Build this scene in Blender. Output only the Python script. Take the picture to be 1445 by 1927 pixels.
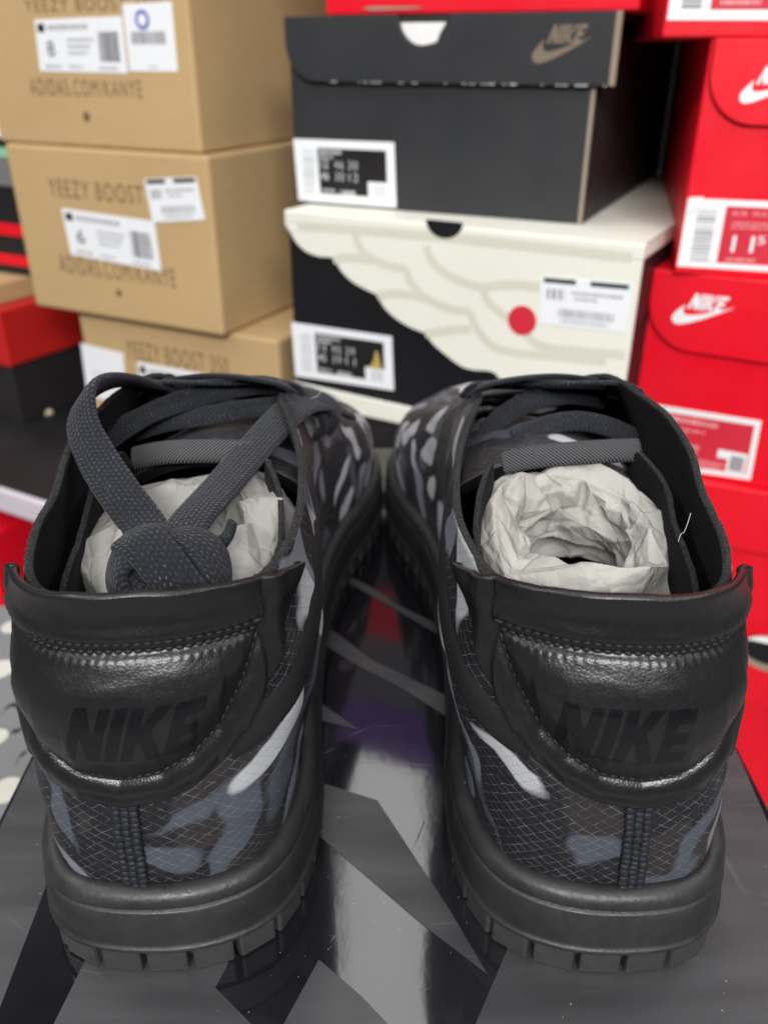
import bpy, bmesh, math, random
import numpy as np
from mathutils import Vector, Matrix, noise

# ------------------------------------------------------------------ scene, camera, light
for o in list(bpy.data.objects): bpy.data.objects.remove(o, do_unlink=True)
SC = bpy.context.scene
COL = SC.collection
R = math.radians
CM = 0.01                                   # everything below is written in centimetres

F_PX, PITCH, CAM_H, CX, CY = 1600.0, R(28.5), 19.0, 722.5, 963.5
cam_d = bpy.data.cameras.new('camera'); cam = bpy.data.objects.new('camera', cam_d); COL.objects.link(cam)
cam.location = (0, 0, CAM_H*CM); cam.rotation_euler = (R(90)-PITCH, 0, 0)
cam_d.sensor_fit = 'HORIZONTAL'; cam_d.sensor_width = 36.0; cam_d.lens = 36.0*F_PX/1445.0
cam_d.clip_start = 0.01; cam_d.clip_end = 50.0
cam_d.dof.use_dof = True; cam_d.dof.focus_distance = 0.182; cam_d.dof.aperture_fstop = 21.0
SC.camera = cam

W = bpy.data.worlds.new('World'); SC.world = W; W.use_nodes = True
bg = W.node_tree.nodes['Background']; bg.inputs[0].default_value = (0.80, 0.86, 1.0, 1); bg.inputs[1].default_value = 0.08

def area(name, loc, size, watts, rot=(0, 0, 0), col=(1, 0.99, 0.975)):
    l = bpy.data.lights.new(name, 'AREA'); l.shape = 'RECTANGLE'; l.size, l.size_y = size
    l.energy = watts; l.color = col
    o = bpy.data.objects.new(name, l); COL.objects.link(o); o.location = loc; o.rotation_euler = rot
    return o
area('tube_and_fill_lamp', (0.005, 0.85, 2.0), (0.27, 2.80), 11.5)
area('tube_and_fill_lamp', (-1.45, 0.35, 2.0), (0.30, 2.4), 26)  # this and the next: unseen side lamps, added to lift the brightness
area('tube_and_fill_lamp', (1.45, 0.35, 2.0), (0.30, 2.4), 22)
area('tube_and_fill_lamp', (0.0, -1.9, 1.5), (1.7, 0.55), 96, (R(55), 0, 0))  # unseen tilted lamp behind the camera, added to light upright faces

area('ceiling_bounce_fill', (0.0, -0.15, 2.3), (3.6, 2.9), 25, (0, 0, 0), (0.93, 0.965, 1.0))  # wide soft lamp added in place of light bounced off the ceiling

SC.view_settings.view_transform = 'Standard'; SC.view_settings.look = 'None'
SC.view_settings.exposure = 0.0; SC.view_settings.gamma = 1.0; SC.view_settings.use_curve_mapping = False

# ------------------------------------------------------------------ pixel -> place helpers
_c, _s = math.cos(PITCH), math.sin(PITCH)
def ray(px, py):
    x = (px-CX)/F_PX; v = -(py-CY)/F_PX
    return np.array([x, _c+v*_s, -_s+v*_c])
CAM = np.array([0, 0, CAM_H])
def at_y(px, py, Y):
    r = ray(px, py); return CAM + r*(Y/r[1])
def at_z(px, py, Z):
    r = ray(px, py); return CAM + r*((Z-CAM_H)/r[2])

# ------------------------------------------------------------------ object helpers
def tag(o, label=None, cat=None, group=None, kind=None):
    if label: o['label'] = label
    if cat: o['category'] = cat
    if group: o['group'] = group
    if kind: o['kind'] = kind
    return o
def empty(name, loc, rz=0.0, label=None, cat=None, group=None):
    o = bpy.data.objects.new(name, None); COL.objects.link(o)
    o.location = [c*CM for c in loc]; o.rotation_euler = (0, 0, rz); o.empty_display_size = 0.02
    return tag(o, label, cat, group)
def mesh_obj(name, verts, faces, mats, parent=None, smooth=True, uv=None, attrs=None, fmat=None, kind=None):
    me = bpy.data.meshes.new(name)
    me.from_pydata([tuple(float(q)*CM for q in v) for v in verts], [], [tuple(int(i) for i in f) for f in faces])
    for m in (mats if isinstance(mats, (list, tuple)) else [mats]): me.materials.append(m)
    if fmat is not None: me.polygons.foreach_set('material_index', fmat)
    if smooth: me.polygons.foreach_set('use_smooth', [True]*len(me.polygons))
    if uv is not None:
        l = me.uv_layers.new(name='UVMap'); idx = np.empty(len(me.loops), int); me.loops.foreach_get('vertex_index', idx)
        l.data.foreach_set('uv', np.asarray(uv, float)[idx].ravel())
    for k, a in (attrs or {}).items():
        at = me.attributes.new(k, 'FLOAT', 'POINT'); at.data.foreach_set('value', np.asarray(a, float).ravel())
    me.update(); me.validate()
    o = bpy.data.objects.new(name, me); COL.objects.link(o)
    if parent: o.parent = parent
    if kind: o['kind'] = kind
    return o
def grid_faces(nu, nv, wrap=False, flip=False):
    f = []
    for i in range(nu if wrap else nu-1):
        for j in range(nv-1):
            a, b = i*nv+j, ((i+1) % nu)*nv+j
            q = (a, b, b+1, a+1); f.append(q[::-1] if flip else q)
    return f
def bm_obj(name, bm, mats, parent=None, smooth=False, kind=None):
    me = bpy.data.meshes.new(name); bm.to_mesh(me); bm.free()
    for m in (mats if isinstance(mats, (list, tuple)) else [mats]): me.materials.append(m)
    if smooth: me.polygons.foreach_set('use_smooth', [True]*len(me.polygons))
    o = bpy.data.objects.new(name, me); COL.objects.link(o)
    if parent: o.parent = parent
    if kind: o['kind'] = kind
    return o
def box_bm(x0, x1, y0, y1, z0, z1, bev=0.15, seg=2):
    bm = bmesh.new(); bmesh.ops.create_cube(bm, size=1.0)
    for v in bm.verts:
        v.co = Vector(((x0+x1)/2+v.co.x*(x1-x0), (y0+y1)/2+v.co.y*(y1-y0), (z0+z1)/2+v.co.z*(z1-z0)))*CM
    if bev: bmesh.ops.bevel(bm, geom=bm.edges[:], offset=bev*CM, segments=seg, affect='EDGES', profile=0.5)
    return bm
def box(name, ext, mat, parent=None, bev=0.15, seg=2):
    return bm_obj(name, box_bm(*ext, bev=bev, seg=seg), mat, parent)
def plate(name, pts, y0, th, mat, parent, kind=None, bev=0.0):
    """polygon in the x-z plane, front at y0-th, back at y0"""
    bm = bmesh.new()
    vs = [bm.verts.new((p[0]*CM, (y0-th)*CM, p[1]*CM)) for p in pts]
    f = bm.faces.new(vs)
    bm.normal_update()
    if f.normal.y > 0: bmesh.ops.reverse_faces(bm, faces=[f])
    r = bmesh.ops.extrude_face_region(bm, geom=[f])
    for g in r['geom']:
        if isinstance(g, bmesh.types.BMVert): g.co.y = y0*CM
    # the extruded copy is the back face; keep both
    bmesh.ops.recalc_face_normals(bm, faces=bm.faces[:])
    if bev:
        ed = [e for e in bm.edges if all(abs(v.co.y-(y0-th)*CM) < 1e-7 for v in e.verts)]
        bmesh.ops.bevel(bm, geom=ed, offset=bev*CM, segments=2, affect='EDGES', profile=0.5)
    return bm_obj(name, bm, mat, parent, kind=kind)
def bars(name, rects, y0, th, mat, parent):
    bm = bmesh.new()
    for (x0, x1, z0, z1) in rects:
        r = bmesh.ops.create_cube(bm, size=1.0)
        for v in r['verts']:
            v.co = Vector(((x0+x1)/2+v.co.x*(x1-x0), y0-th/2+v.co.y*th, (z0+z1)/2+v.co.z*(z1-z0)))*CM
    return bm_obj(name, bm, mat, parent, kind='stuff')
def text_on(name, s, x, z, width, height, y0, mat, parent, shear=0.0, bold=0.0, skew=0.0):
    cu = bpy.data.curves.new('t', 'FONT'); cu.body = s; cu.extrude = 0.0; cu.space_character = 1.22; cu.offset = bold
    ob = bpy.data.objects.new('t', cu); COL.objects.link(ob)
    bpy.context.view_layer.update()
    me = bpy.data.meshes.new_from_object(ob)
    bpy.data.objects.remove(ob, do_unlink=True)
    co = np.empty(len(me.vertices)*3); me.vertices.foreach_get('co', co); co = co.reshape(-1, 3)
    mn, mx = co.min(0), co.max(0)
    u = (co[:, 0]-mn[0])/(mx[0]-mn[0]); v = (co[:, 1]-mn[1])/(mx[1]-mn[1])
    X = x + (u-0.5)*width + (v-0.5)*height*shear; Z = z + (v-0.5)*height + skew*(u-0.5)*width
    me.vertices.foreach_set('co', (np.stack([X, np.full_like(X, y0), Z], 1)*CM).ravel()); me.materials.append(mat)
    me.name = name; me.update()
    o = bpy.data.objects.new(name, me); COL.objects.link(o); o.parent = parent
    return o
def catmull(P, n, closed=False):
    P = np.asarray(P, float); m = len(P); out = []
    segs = m if closed else m-1
    for i in range(segs):
        if closed: p0, p1, p2, p3 = P[(i-1) % m], P[i], P[(i+1) % m], P[(i+2) % m]
        else: p0, p1, p2, p3 = P[max(i-1, 0)], P[i], P[i+1], P[min(i+2, m-1)]
        for k in range(n):
            t = k/n
            out.append(0.5*((2*p1)+(p2-p0)*t+(2*p0-5*p1+4*p2-p3)*t*t+(3*p1-p0-3*p2+p3)*t**3))
    if not closed: out.append(P[-1])
    return np.array(out)
def sstep(a, b, x):
    t = np.clip((np.asarray(x, float)-a)/(b-a), 0, 1); return t*t*(3-2*t)
def resample(P, n):
    P = np.asarray(P, float); L = np.r_[0, np.cumsum(np.linalg.norm(np.diff(P, axis=0), axis=1))]
    t = np.linspace(0, L[-1], n); return np.stack([np.interp(t, L, P[:, k]) for k in range(P.shape[1])], 1)

# ------------------------------------------------------------------ materials
class NT:
    def __init__(s, name, rough=0.5, col=(0.5, 0.5, 0.5), spec=0.5):
        s.m = bpy.data.materials.new(name); s.m.use_nodes = True; s.t = s.m.node_tree
        s.b = s.t.nodes['Principled BSDF']; s.b.inputs['Base Color'].default_value = (*col, 1)
        s.b.inputs['Roughness'].default_value = rough; s.b.inputs['Specular IOR Level'].default_value = spec
        s._co = None
    def n(s, typ, **kw):
        n = s.t.nodes.new(typ)
        for k, v in kw.items(): setattr(n, k, v)
        return n
    def l(s, a, b): s.t.links.new(a, b)
    def obj(s):
        if s._co is None: s._co = s.n('ShaderNodeTexCoord').outputs['Object']
        return s._co
    def uv(s): return s.n('ShaderNodeTexCoord').outputs['UV']
    def mapping(s, co, scale=(1, 1, 1), rot=(0, 0, 0)):
        n = s.n('ShaderNodeMapping'); n.inputs['Scale'].default_value = scale; n.inputs['Rotation'].default_value = rot
        s.l(co, n.inputs['Vector']); return n.outputs[0]
    def noise(s, scale, detail=3, co=None, rough=0.55):
        n = s.n('ShaderNodeTexNoise'); n.inputs['Scale'].default_value = scale; n.inputs['Detail'].default_value = detail
        n.inputs['Roughness'].default_value = rough
        s.l(co if co is not None else s.obj(), n.inputs['Vector']); return n.outputs[0]
    def voro(s, scale, feat='F1', co=None, out='Distance'):
        n = s.n('ShaderNodeTexVoronoi', feature=feat); n.inputs['Scale'].default_value = scale
        s.l(co if co is not None else s.obj(), n.inputs['Vector']); return n.outputs[out]
    def math(s, op, a, b=None, c=None):
        n = s.n('ShaderNodeMath', operation=op)
        for i, q in enumerate((a, b, c)):
            if q is None: continue
            if hasattr(q, 'is_linked'): s.l(q, n.inputs[i])
            else: n.inputs[i].default_value = q
        return n.outputs[0]
    def ramp(s, fac, stops):
        n = s.n('ShaderNodeValToRGB'); e = n.color_ramp.elements
        while len(e) < len(stops): e.new(0.5)
        for i, (p, c) in enumerate(stops):
            e[i].position = p; e[i].color = (*c, 1) if len(c) == 3 else c
        s.l(fac, n.inputs[0]); return n.outputs[0]
    def maprange(s, v, a, b, c=0.0, d=1.0):
        n = s.n('ShaderNodeMapRange'); s.l(v, n.inputs[0])
        for i, q in enumerate((a, b, c, d)): n.inputs[i+1].default_value = q
        return n.outputs[0]
    def mix(s, fac, a, b):
        n = s.n('ShaderNodeMix', data_type='RGBA')
        for q, i in ((fac, 0), (a, 6), (b, 7)):
            if hasattr(q, 'is_linked'): s.l(q, n.inputs[i])
            elif i == 0: n.inputs[0].default_value = q
            else: n.inputs[i].default_value = (*q, 1)
        return n.outputs[2]
    def attr(s, name): return s.n('ShaderNodeAttribute', attribute_name=name).outputs['Fac']
    def color(s, c): s.l(c, s.b.inputs['Base Color'])
    def rough(s, r): s.l(r, s.b.inputs['Roughness'])
    def bump(s, h, strength=0.3, dist=0.001, prev=None):
        n = s.n('ShaderNodeBump'); n.inputs['Strength'].default_value = strength; n.inputs['Distance'].default_value = dist
        s.l(h, n.inputs['Height'])
        if prev is not None: s.l(prev, n.inputs['Normal'])
        s.l(n.outputs[0], s.b.inputs['Normal']); return n.outputs[0]

def m_leather():
    n = NT('black_leather', 0.42, (0.012, 0.012, 0.013))
    g = n.attr('logo'); lg = n.maprange(g, -0.012, 0.012)
    big = n.noise(90, 3)
    n.color(n.mix(lg, n.mix(big, (0.0075, 0.0075, 0.008), (0.0125, 0.0125, 0.0132)), (0.0012, 0.0013, 0.0028)))
    n.rough(n.math('ADD', n.maprange(n.noise(700, 2), 0.3, 0.7, 0.27, 0.35), n.math('MULTIPLY', lg, 0.06)))
    v = n.voro(1200, 'DISTANCE_TO_EDGE'); v = n.maprange(v, 0, 0.25)
    b = n.bump(v, 0.16, 0.00012); w = n.noise(160, 4)
    b = n.bump(w, 0.11, 0.0005, b)
    stretch = n.mapping(n.obj(), (140, 300, 900)); b = n.bump(n.noise(1.0, 3, stretch), 0.05, 0.0005, b)
    n.bump(lg, 0.08, 0.0003, b)
    return n.m
def m_rubber(name='black_rubber', col=(0.0215, 0.0215, 0.022)):
    n = NT(name, 0.55, col, 0.5)
    base = n.mix(n.maprange(n.noise(60, 5), 0.35, 0.7), tuple(c*0.80 for c in col), tuple(c*1.45 for c in col))
    scuff = n.math('MULTIPLY', n.maprange(n.noise(1.0, 4, n.mapping(n.obj(), (260, 260, 60), (0.5, 0.3, 0.8))), 0.66, 0.74), n.maprange(n.noise(45, 2), 0.5, 0.62))
    base = n.mix(n.math('MULTIPLY', scuff, 0.5), base, (0.16, 0.16, 0.16))
    n.color(n.mix(n.math('MULTIPLY', n.maprange(n.voro(330), 0.05, 0.09, 0.6, 0.0), n.maprange(n.noise(38, 2), 0.5, 0.6)), base, (0.30, 0.30, 0.30)))
    n.rough(n.maprange(n.noise(250, 3), 0.3, 0.7, 0.38, 0.56))
    b = n.bump(n.noise(800, 3), 0.35, 0.0003)
    sp = n.voro(330); pit = n.maprange(sp, 0.08, 0.16)
    n.bump(pit, 0.15, 0.0002, b)
    return n.m
def m_suede(name, col):
    n = NT(name, 0.95, col, 0.06)
    n.b.inputs['Sheen Weight'].default_value = 0.03
    f = n.noise(1800, 4)
    n.color(n.mix(n.maprange(f, 0.4, 0.75), tuple(c*0.5 for c in col), tuple(c*2.2 for c in col)))
    n.bump(f, 0.8, 0.0005)
    return n.m
def m_fabric():
    n = NT('camo_ripstop', 0.55, (0.02, 0.02, 0.02), 0.4)
    uv = n.uv(); sx = n.n('ShaderNodeSeparateXYZ'); n.l(uv, sx.inputs[0]); u, v = sx.outputs[0], sx.outputs[1]
    c = n.mix(n.maprange(n.attr('camo_d'), -0.045, 0.045), (0.020, 0.017, 0.018), (0.006, 0.006, 0.009))
    c = n.mix(n.maprange(n.attr('camo_s'), -0.045, 0.045), c, (0.062, 0.070, 0.090))
    c = n.mix(n.maprange(n.attr('camo_l'), -0.045, 0.045), c, (0.185, 0.195, 0.235))
    c = n.mix(n.maprange(n.attr('camo_w'), -0.045, 0.045), c, (0.42, 0.43, 0.45))
    # ripstop grid of pale threads running in diamonds, fine weave under it
    jit = n.math('MULTIPLY', n.math('SUBTRACT', n.noise(330, 3), 0.5), 0.55)
    a = n.math('ADD', n.math('ADD', n.math('DIVIDE', u, 0.40), n.math('DIVIDE', v, 0.285)), jit)
    b = n.math('ADD', n.math('SUBTRACT', n.math('DIVIDE', u, 0.40), n.math('DIVIDE', v, 0.285)), jit)
    def line(x, w): return n.maprange(n.math('ABSOLUTE', n.math('SUBTRACT', n.math('FRACT', x), 0.5)), 0.5-w*1.6, 0.5-w*0.6)
    ln = n.math('MAXIMUM', line(a, 0.030), line(b, 0.030))
    brk = n.maprange(n.noise(420, 2), 0.40, 0.62)
    lnb = n.math('MULTIPLY', ln, n.math('ADD', n.math('MULTIPLY', brk, 0.32), 0.05))
    c = n.mix(lnb, c, (0.36, 0.36, 0.39))
    wv = n.math('MULTIPLY', n.math('SINE', n.math('MULTIPLY', u, 130.0)), n.math('SINE', n.math('MULTIPLY', v, 130.0)))
    wf = n.maprange(wv, 0.2, 0.9, 0.0, 0.14)
    c = n.mix(wf, c, (0.25, 0.25, 0.27))
    n.color(c)
    bb = n.bump(wv, 0.25, 0.00012); n.bump(ln, 0.5, 0.0003, bb)
    n.rough(n.maprange(n.noise(120, 2), 0.3, 0.7, 0.42, 0.6))
    return n.m
def m_lace():
    n = NT('cotton_lace', 0.9, (0.03, 0.03, 0.04), 0.25)
    uv = n.uv(); sx = n.n('ShaderNodeSeparateXYZ'); n.l(uv, sx.inputs[0]); u, v = sx.outputs[0], sx.outputs[1]
    k = n.math('MULTIPLY', n.math('ABSOLUTE', n.math('SUBTRACT', n.math('FRACT', n.math('MULTIPLY', v, 2.0)), 0.5)), 0.42)
    ch = n.math('SINE', n.math('MULTIPLY', n.math('ADD', u, k), 42.0))
    col = n.math('SINE', n.math('MULTIPLY', v, 2*math.pi*9.0))
    w = n.math('MULTIPLY', n.math('ADD', n.math('MULTIPLY', ch, 0.5), 0.5), n.math('ADD', n.math('MULTIPLY', col, 0.5), 0.5))
    nz = n.noise(900, 3)
    w2 = n.math('MULTIPLY', n.maprange(w, 0.25, 0.8), n.maprange(nz, 0.35, 0.65))
    c = n.mix(w2, (0.0085, 0.0098, 0.014), (0.033, 0.036, 0.048))
    glint = n.math('MULTIPLY', n.maprange(w, 0.72, 0.85), n.maprange(n.noise(420, 3), 0.58, 0.72))  # glints painted into the weave as pale flecks of colour
    n.color(n.mix(n.math('MULTIPLY', glint, 0.6), c, (0.22, 0.23, 0.26)))
    b = n.bump(w, 0.8, 0.0004); n.bump(nz, 0.7, 0.0004, b)
    n.b.inputs['Sheen Weight'].default_value = 0.08
    return n.m
def m_twill():
    n = NT('grey_twill_tape', 0.8, (0.05, 0.05, 0.055), 0.3)
    uv = n.uv(); sx = n.n('ShaderNodeSeparateXYZ'); n.l(uv, sx.inputs[0])
    w = n.math('SINE', n.math('MULTIPLY', n.math('ADD', sx.outputs[0], n.math('MULTIPLY', sx.outputs[1], 0.7)), 62.0))
    f = n.maprange(w, -0.6, 0.8)
    n.color(n.mix(f, (0.012, 0.012, 0.013), (0.100, 0.101, 0.108))); n.bump(f, 0.8, 0.0003)
    return n.m
def m_paper(name='crumpled_tissue', g=1.0):
    n = NT(name, 0.85, (0.6, 0.59, 0.56), 0.25)
    c = n.mix(n.maprange(n.noise(70, 4), 0.3, 0.7), tuple(g*q for q in (0.29, 0.28, 0.258)), tuple(g*q for q in (0.355, 0.343, 0.317)))
    sp = n.maprange(n.voro(520), 0.035, 0.06)
    n.color(n.mix(n.math('SUBTRACT', 1.0, sp), c, (0.42, 0.40, 0.36)))
    v = n.voro(75, 'DISTANCE_TO_EDGE', n.mapping(n.obj(), (1, 1, 1)))
    b = n.bump(n.maprange(v, 0.0, 0.06), 0.42, 0.0006)
    b = n.bump(n.voro(190, 'DISTANCE_TO_EDGE'), 0.20, 0.0006, b); n.bump(n.noise(420, 4), 0.22, 0.0005, b)
    n.b.inputs['Subsurface Weight'].default_value = 0.0
    return n.m
def m_gloss_lid():
    n = NT('gloss_black_board', 0.06, (0.006, 0.006, 0.008), 0.62)
    n.rough(n.maprange(n.noise(30, 4), 0.3, 0.75, 0.045, 0.10))
    rip = n.noise(1.0, 3, n.mapping(n.obj(), (160, 90, 100))); b = n.bump(rip, 0.05, 0.0004)
    sc = n.voro(1.0, 'DISTANCE_TO_EDGE', n.mapping(n.obj(), (25, 60, 10), (0, 0, R(28)))); s = n.maprange(sc, 0.0, 0.006)
    b = n.bump(s, 0.04, 0.0001, b)
    dust = n.math('MULTIPLY', n.maprange(n.voro(300), 0.03, 0.06, 0.8, 0.0), n.maprange(n.noise(30, 2), 0.45, 0.6))
    n.color(n.mix(dust, n.mix(n.maprange(n.noise(14, 5), 0.45, 0.8), (0.006, 0.006, 0.008), (0.016, 0.016, 0.019)), (0.22, 0.22, 0.22)))
    return n.m
def m_matte_print():
    n = NT('matte_grey_ink', 0.48, (0.06, 0.06, 0.062), 0.5)
    st = n.noise(1.0, 5, n.mapping(n.obj(), (18, 120, 10), (0, 0, R(8))))
    sc = n.voro(1.0, 'DISTANCE_TO_EDGE', n.mapping(n.obj(), (16, 45, 10), (0, 0, R(-35)))); s = n.maprange(sc, 0.0, 0.010, 1.0, 0.0)
    c = n.mix(n.maprange(st, 0.35, 0.75), (0.030, 0.030, 0.032), (0.054, 0.054, 0.057))
    c = n.mix(n.math('MULTIPLY', s, n.maprange(n.noise(35, 2), 0.5, 0.7, 0.0, 0.35)), c, (0.19, 0.19, 0.19))
    dust = n.maprange(n.voro(210), 0.025, 0.05, 0.8, 0.0)
    n.color(n.mix(dust, c, (0.4, 0.4, 0.4)))
    n.rough(n.maprange(n.noise(25, 4), 0.3, 0.7, 0.33, 0.46))
    n.bump(n.noise(1200, 2), 0.12, 0.0002)
    return n.m
def m_board(name, col, rough=0.6, var=0.12, spec=0.4, fibre=False):
    n = NT(name, rough, col, spec)
    c = n.mix(n.maprange(n.noise(9, 5), 0.3, 0.7), tuple(q*(1-var) for q in col), tuple(min(1, q*(1+var)) for q in col))
    if fibre:
        f = n.noise(1.0, 4, n.mapping(n.obj(), (60, 60, 900))); c = n.mix(n.maprange(f, 0.4, 0.75, 0, 0.35), c, tuple(q*0.72 for q in col))
        n.bump(n.noise(1.0, 3, n.mapping(n.obj(), (30, 30, 500))), 0.2, 0.0005)
    else:
        n.bump(n.noise(16, 3), 0.12, 0.004)
    n.color(c); n.rough(n.maprange(n.noise(22, 4), 0.3, 0.7, max(0.05, rough-0.08), rough+0.1))
    return n.m
M = dict(
    leather=m_leather(), rubber=m_rubber(), tread=m_rubber('tread_rubber', (0.038, 0.037, 0.0365)),
    suede=m_suede('black_suede', (0.0045, 0.0045, 0.005)), edge=m_suede('suede_cut_edge', (0.022, 0.022, 0.023)), lining=m_suede('dark_lining', (0.004, 0.004, 0.0045)),
    fabric=m_fabric(), lace=m_lace(), twill=m_twill(), paper=m_paper(), paper_shaded=m_paper('shaded_tissue', 0.74), gloss=m_gloss_lid(), matte=m_matte_print(),  # second tissue is the same paper, its shade put in as a darker colour
    thread=m_board('black_thread', (0.010, 0.010, 0.011), 0.6), seam=m_board('navy_black_thread', (0.012, 0.014, 0.019), 0.6, 0.4),
    band=m_board('matte_black_band', (0.012, 0.012, 0.012), 0.55),
    tan=m_board('tan_carton', (0.50, 0.338, 0.168), 0.72, 0.05, 0.3, True), tan_ink=m_board('brown_carton_ink', (0.13, 0.085, 0.034), 0.75),
    tan_edge=m_board('pale_carton_edge', (0.62, 0.45, 0.25), 0.8),
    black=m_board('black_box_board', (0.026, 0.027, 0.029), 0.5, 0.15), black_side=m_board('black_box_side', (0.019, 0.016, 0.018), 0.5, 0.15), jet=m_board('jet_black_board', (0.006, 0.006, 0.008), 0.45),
    bronze=m_board('bronze_foil', (0.20, 0.155, 0.115), 0.35, 0.2), raw=m_board('raw_grey_board', (0.28, 0.22, 0.17), 0.8),
    cream=m_board('cream_board', (0.76, 0.755, 0.665), 0.5, 0.03), cream2=m_board('cream_groove', (0.63, 0.61, 0.51), 0.55, 0.04), 
    red=m_board('red_box_board', (0.74, 0.004, 0.018), 0.42, 0.05), red2=m_board('red_label', (0.60, 0.022, 0.045), 0.5, 0.05), orange=m_board('floor_vinyl', (0.15, 0.14, 0.135), 0.6, 0.3),
    deepred=m_board('brick_red_board', (0.50, 0.014, 0.012), 0.5, 0.06),
    white=m_board('white_label_paper', (0.80, 0.81, 0.83), 0.5, 0.02), ink=m_board('black_label_ink', (0.012, 0.010, 0.012), 0.5), grey_ink=m_board('grey_print', (0.30, 0.30, 0.31), 0.6),
    softgrey=m_board('pale_grey_print', (0.52, 0.53, 0.54), 0.6), green_ink=m_board('dark_green_ink', (0.03, 0.05, 0.045), 0.5), pinkish=m_board('pale_red_print', (0.80, 0.38, 0.40), 0.5), blue_ink=m_board('blue_ink', (0.12, 0.15, 0.50), 0.5),
    gold=m_board('gold_print', (0.50, 0.36, 0.10), 0.4), tissue=m_board('white_tissue', (0.80, 0.79, 0.77), 0.8),
    dotgrey=m_board('grey_printed_board', (0.17, 0.17, 0.175), 0.5, 0.1), dot=m_board('cream_dot', (0.52, 0.50, 0.44), 0.5), 
    shelf=m_board('shelf_edge_white', (0.62, 0.56, 0.62), 0.3, 0.1), shelfdark=m_board('shelf_black', (0.012, 0.012, 0.013), 0.5),
    bead=m_board('cream_bead', (0.55, 0.47, 0.34), 0.25), bluebead=m_board('blue_bead', (0.03, 0.11, 0.55), 0.2), green=m_board('green_board', (0.25, 0.55, 0.33), 0.5),
    purple=m_board('purple_board', (0.20, 0.07, 0.42), 0.5),
)

# ------------------------------------------------------------------ floor and shelf
FLOOR_Z = -30.0
box('floor', (-200, 200, -40, 260, FLOOR_Z-2, FLOOR_Z), M['orange'], None, 0)
bpy.data.objects['floor']['kind'] = 'structure'
sh = empty('shelf', (-30.4, 62.6, FLOOR_Z), R(-29), 'low black shelf with a pale front edge under the tan cartons', 'shelf')
SHT = -13.4-FLOOR_Z
box('board', (-60, 26, 0.6, 60, SHT-2.2, SHT), M['shelfdark'], sh, 0.1)
box('edge_trim', (-60, 26, 0, 0.6, SHT-2.3, SHT), M['shelf'], sh, 0.25)
for lx, ly in ((-57, 5), (22, 5), (-57, 55), (22, 55)): box('leg', (lx-1.2, lx+1.2, ly-1.2, ly+1.2, 0, SHT-2.2), M['shelfdark'], sh, 0.1)

# ------------------------------------------------------------------ background shoe boxes
class Box:
    """carton: x along the front, y into depth, z up, origin at its front bottom left corner"""
    def __init__(s, name, label, pos, ang, w, d, h, mat, group=None, cat='shoebox', bev=0.12, body=True, side=None):
        s.o = np.array(pos, float); s.a = R(ang); s.w, s.d, s.h = w, d, h
        s.root = empty(name, pos, -s.a, label, cat, group)
        if body: box('body', (0, w, 0, d, 0, h), mat, s.root, bev)
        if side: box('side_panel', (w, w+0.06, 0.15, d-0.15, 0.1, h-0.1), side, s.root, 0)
    def pix(s, px, py, off=0.0):
        X = np.array([math.cos(s.a), -math.sin(s.a), 0]); Y = np.array([math.sin(s.a), math.cos(s.a), 0])
        r = ray(px, py); t = np.dot(s.o-Y*off-CAM, Y)/np.dot(r, Y); q = CAM+r*t-s.o
        return np.array([np.dot(q, X), q[2]])
    def poly(s, pts, off=0.0): return [s.pix(*p, off=off) for p in pts]
def arc(cx, cz, r, a0, a1, n=10, rz=None):
    rz = r if rz is None else rz
    return [(cx+r*math.cos(R(a0+(a1-a0)*i/n)), cz+rz*math.sin(R(a0+(a1-a0)*i/n))) for i in range(n+1)]
def rounded(x0, x1, z0, z1, r=0.3, n=4):
    return arc(x1-r, z1-r, r, 0, 90, n)+arc(x0+r, z1-r, r, 90, 180, n)+arc(x0+r, z0+r, r, 180, 270, n)+arc(x1-r, z0+r, r, 270, 360, n)
def quad_map(q, u, v):
    """q: TL, TR, BR, BL"""
    q = [np.array(p) for p in q]; return (q[0]*(1-u)+q[1]*u)*(1-v)+(q[3]*(1-u)+q[2]*u)*v
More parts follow.
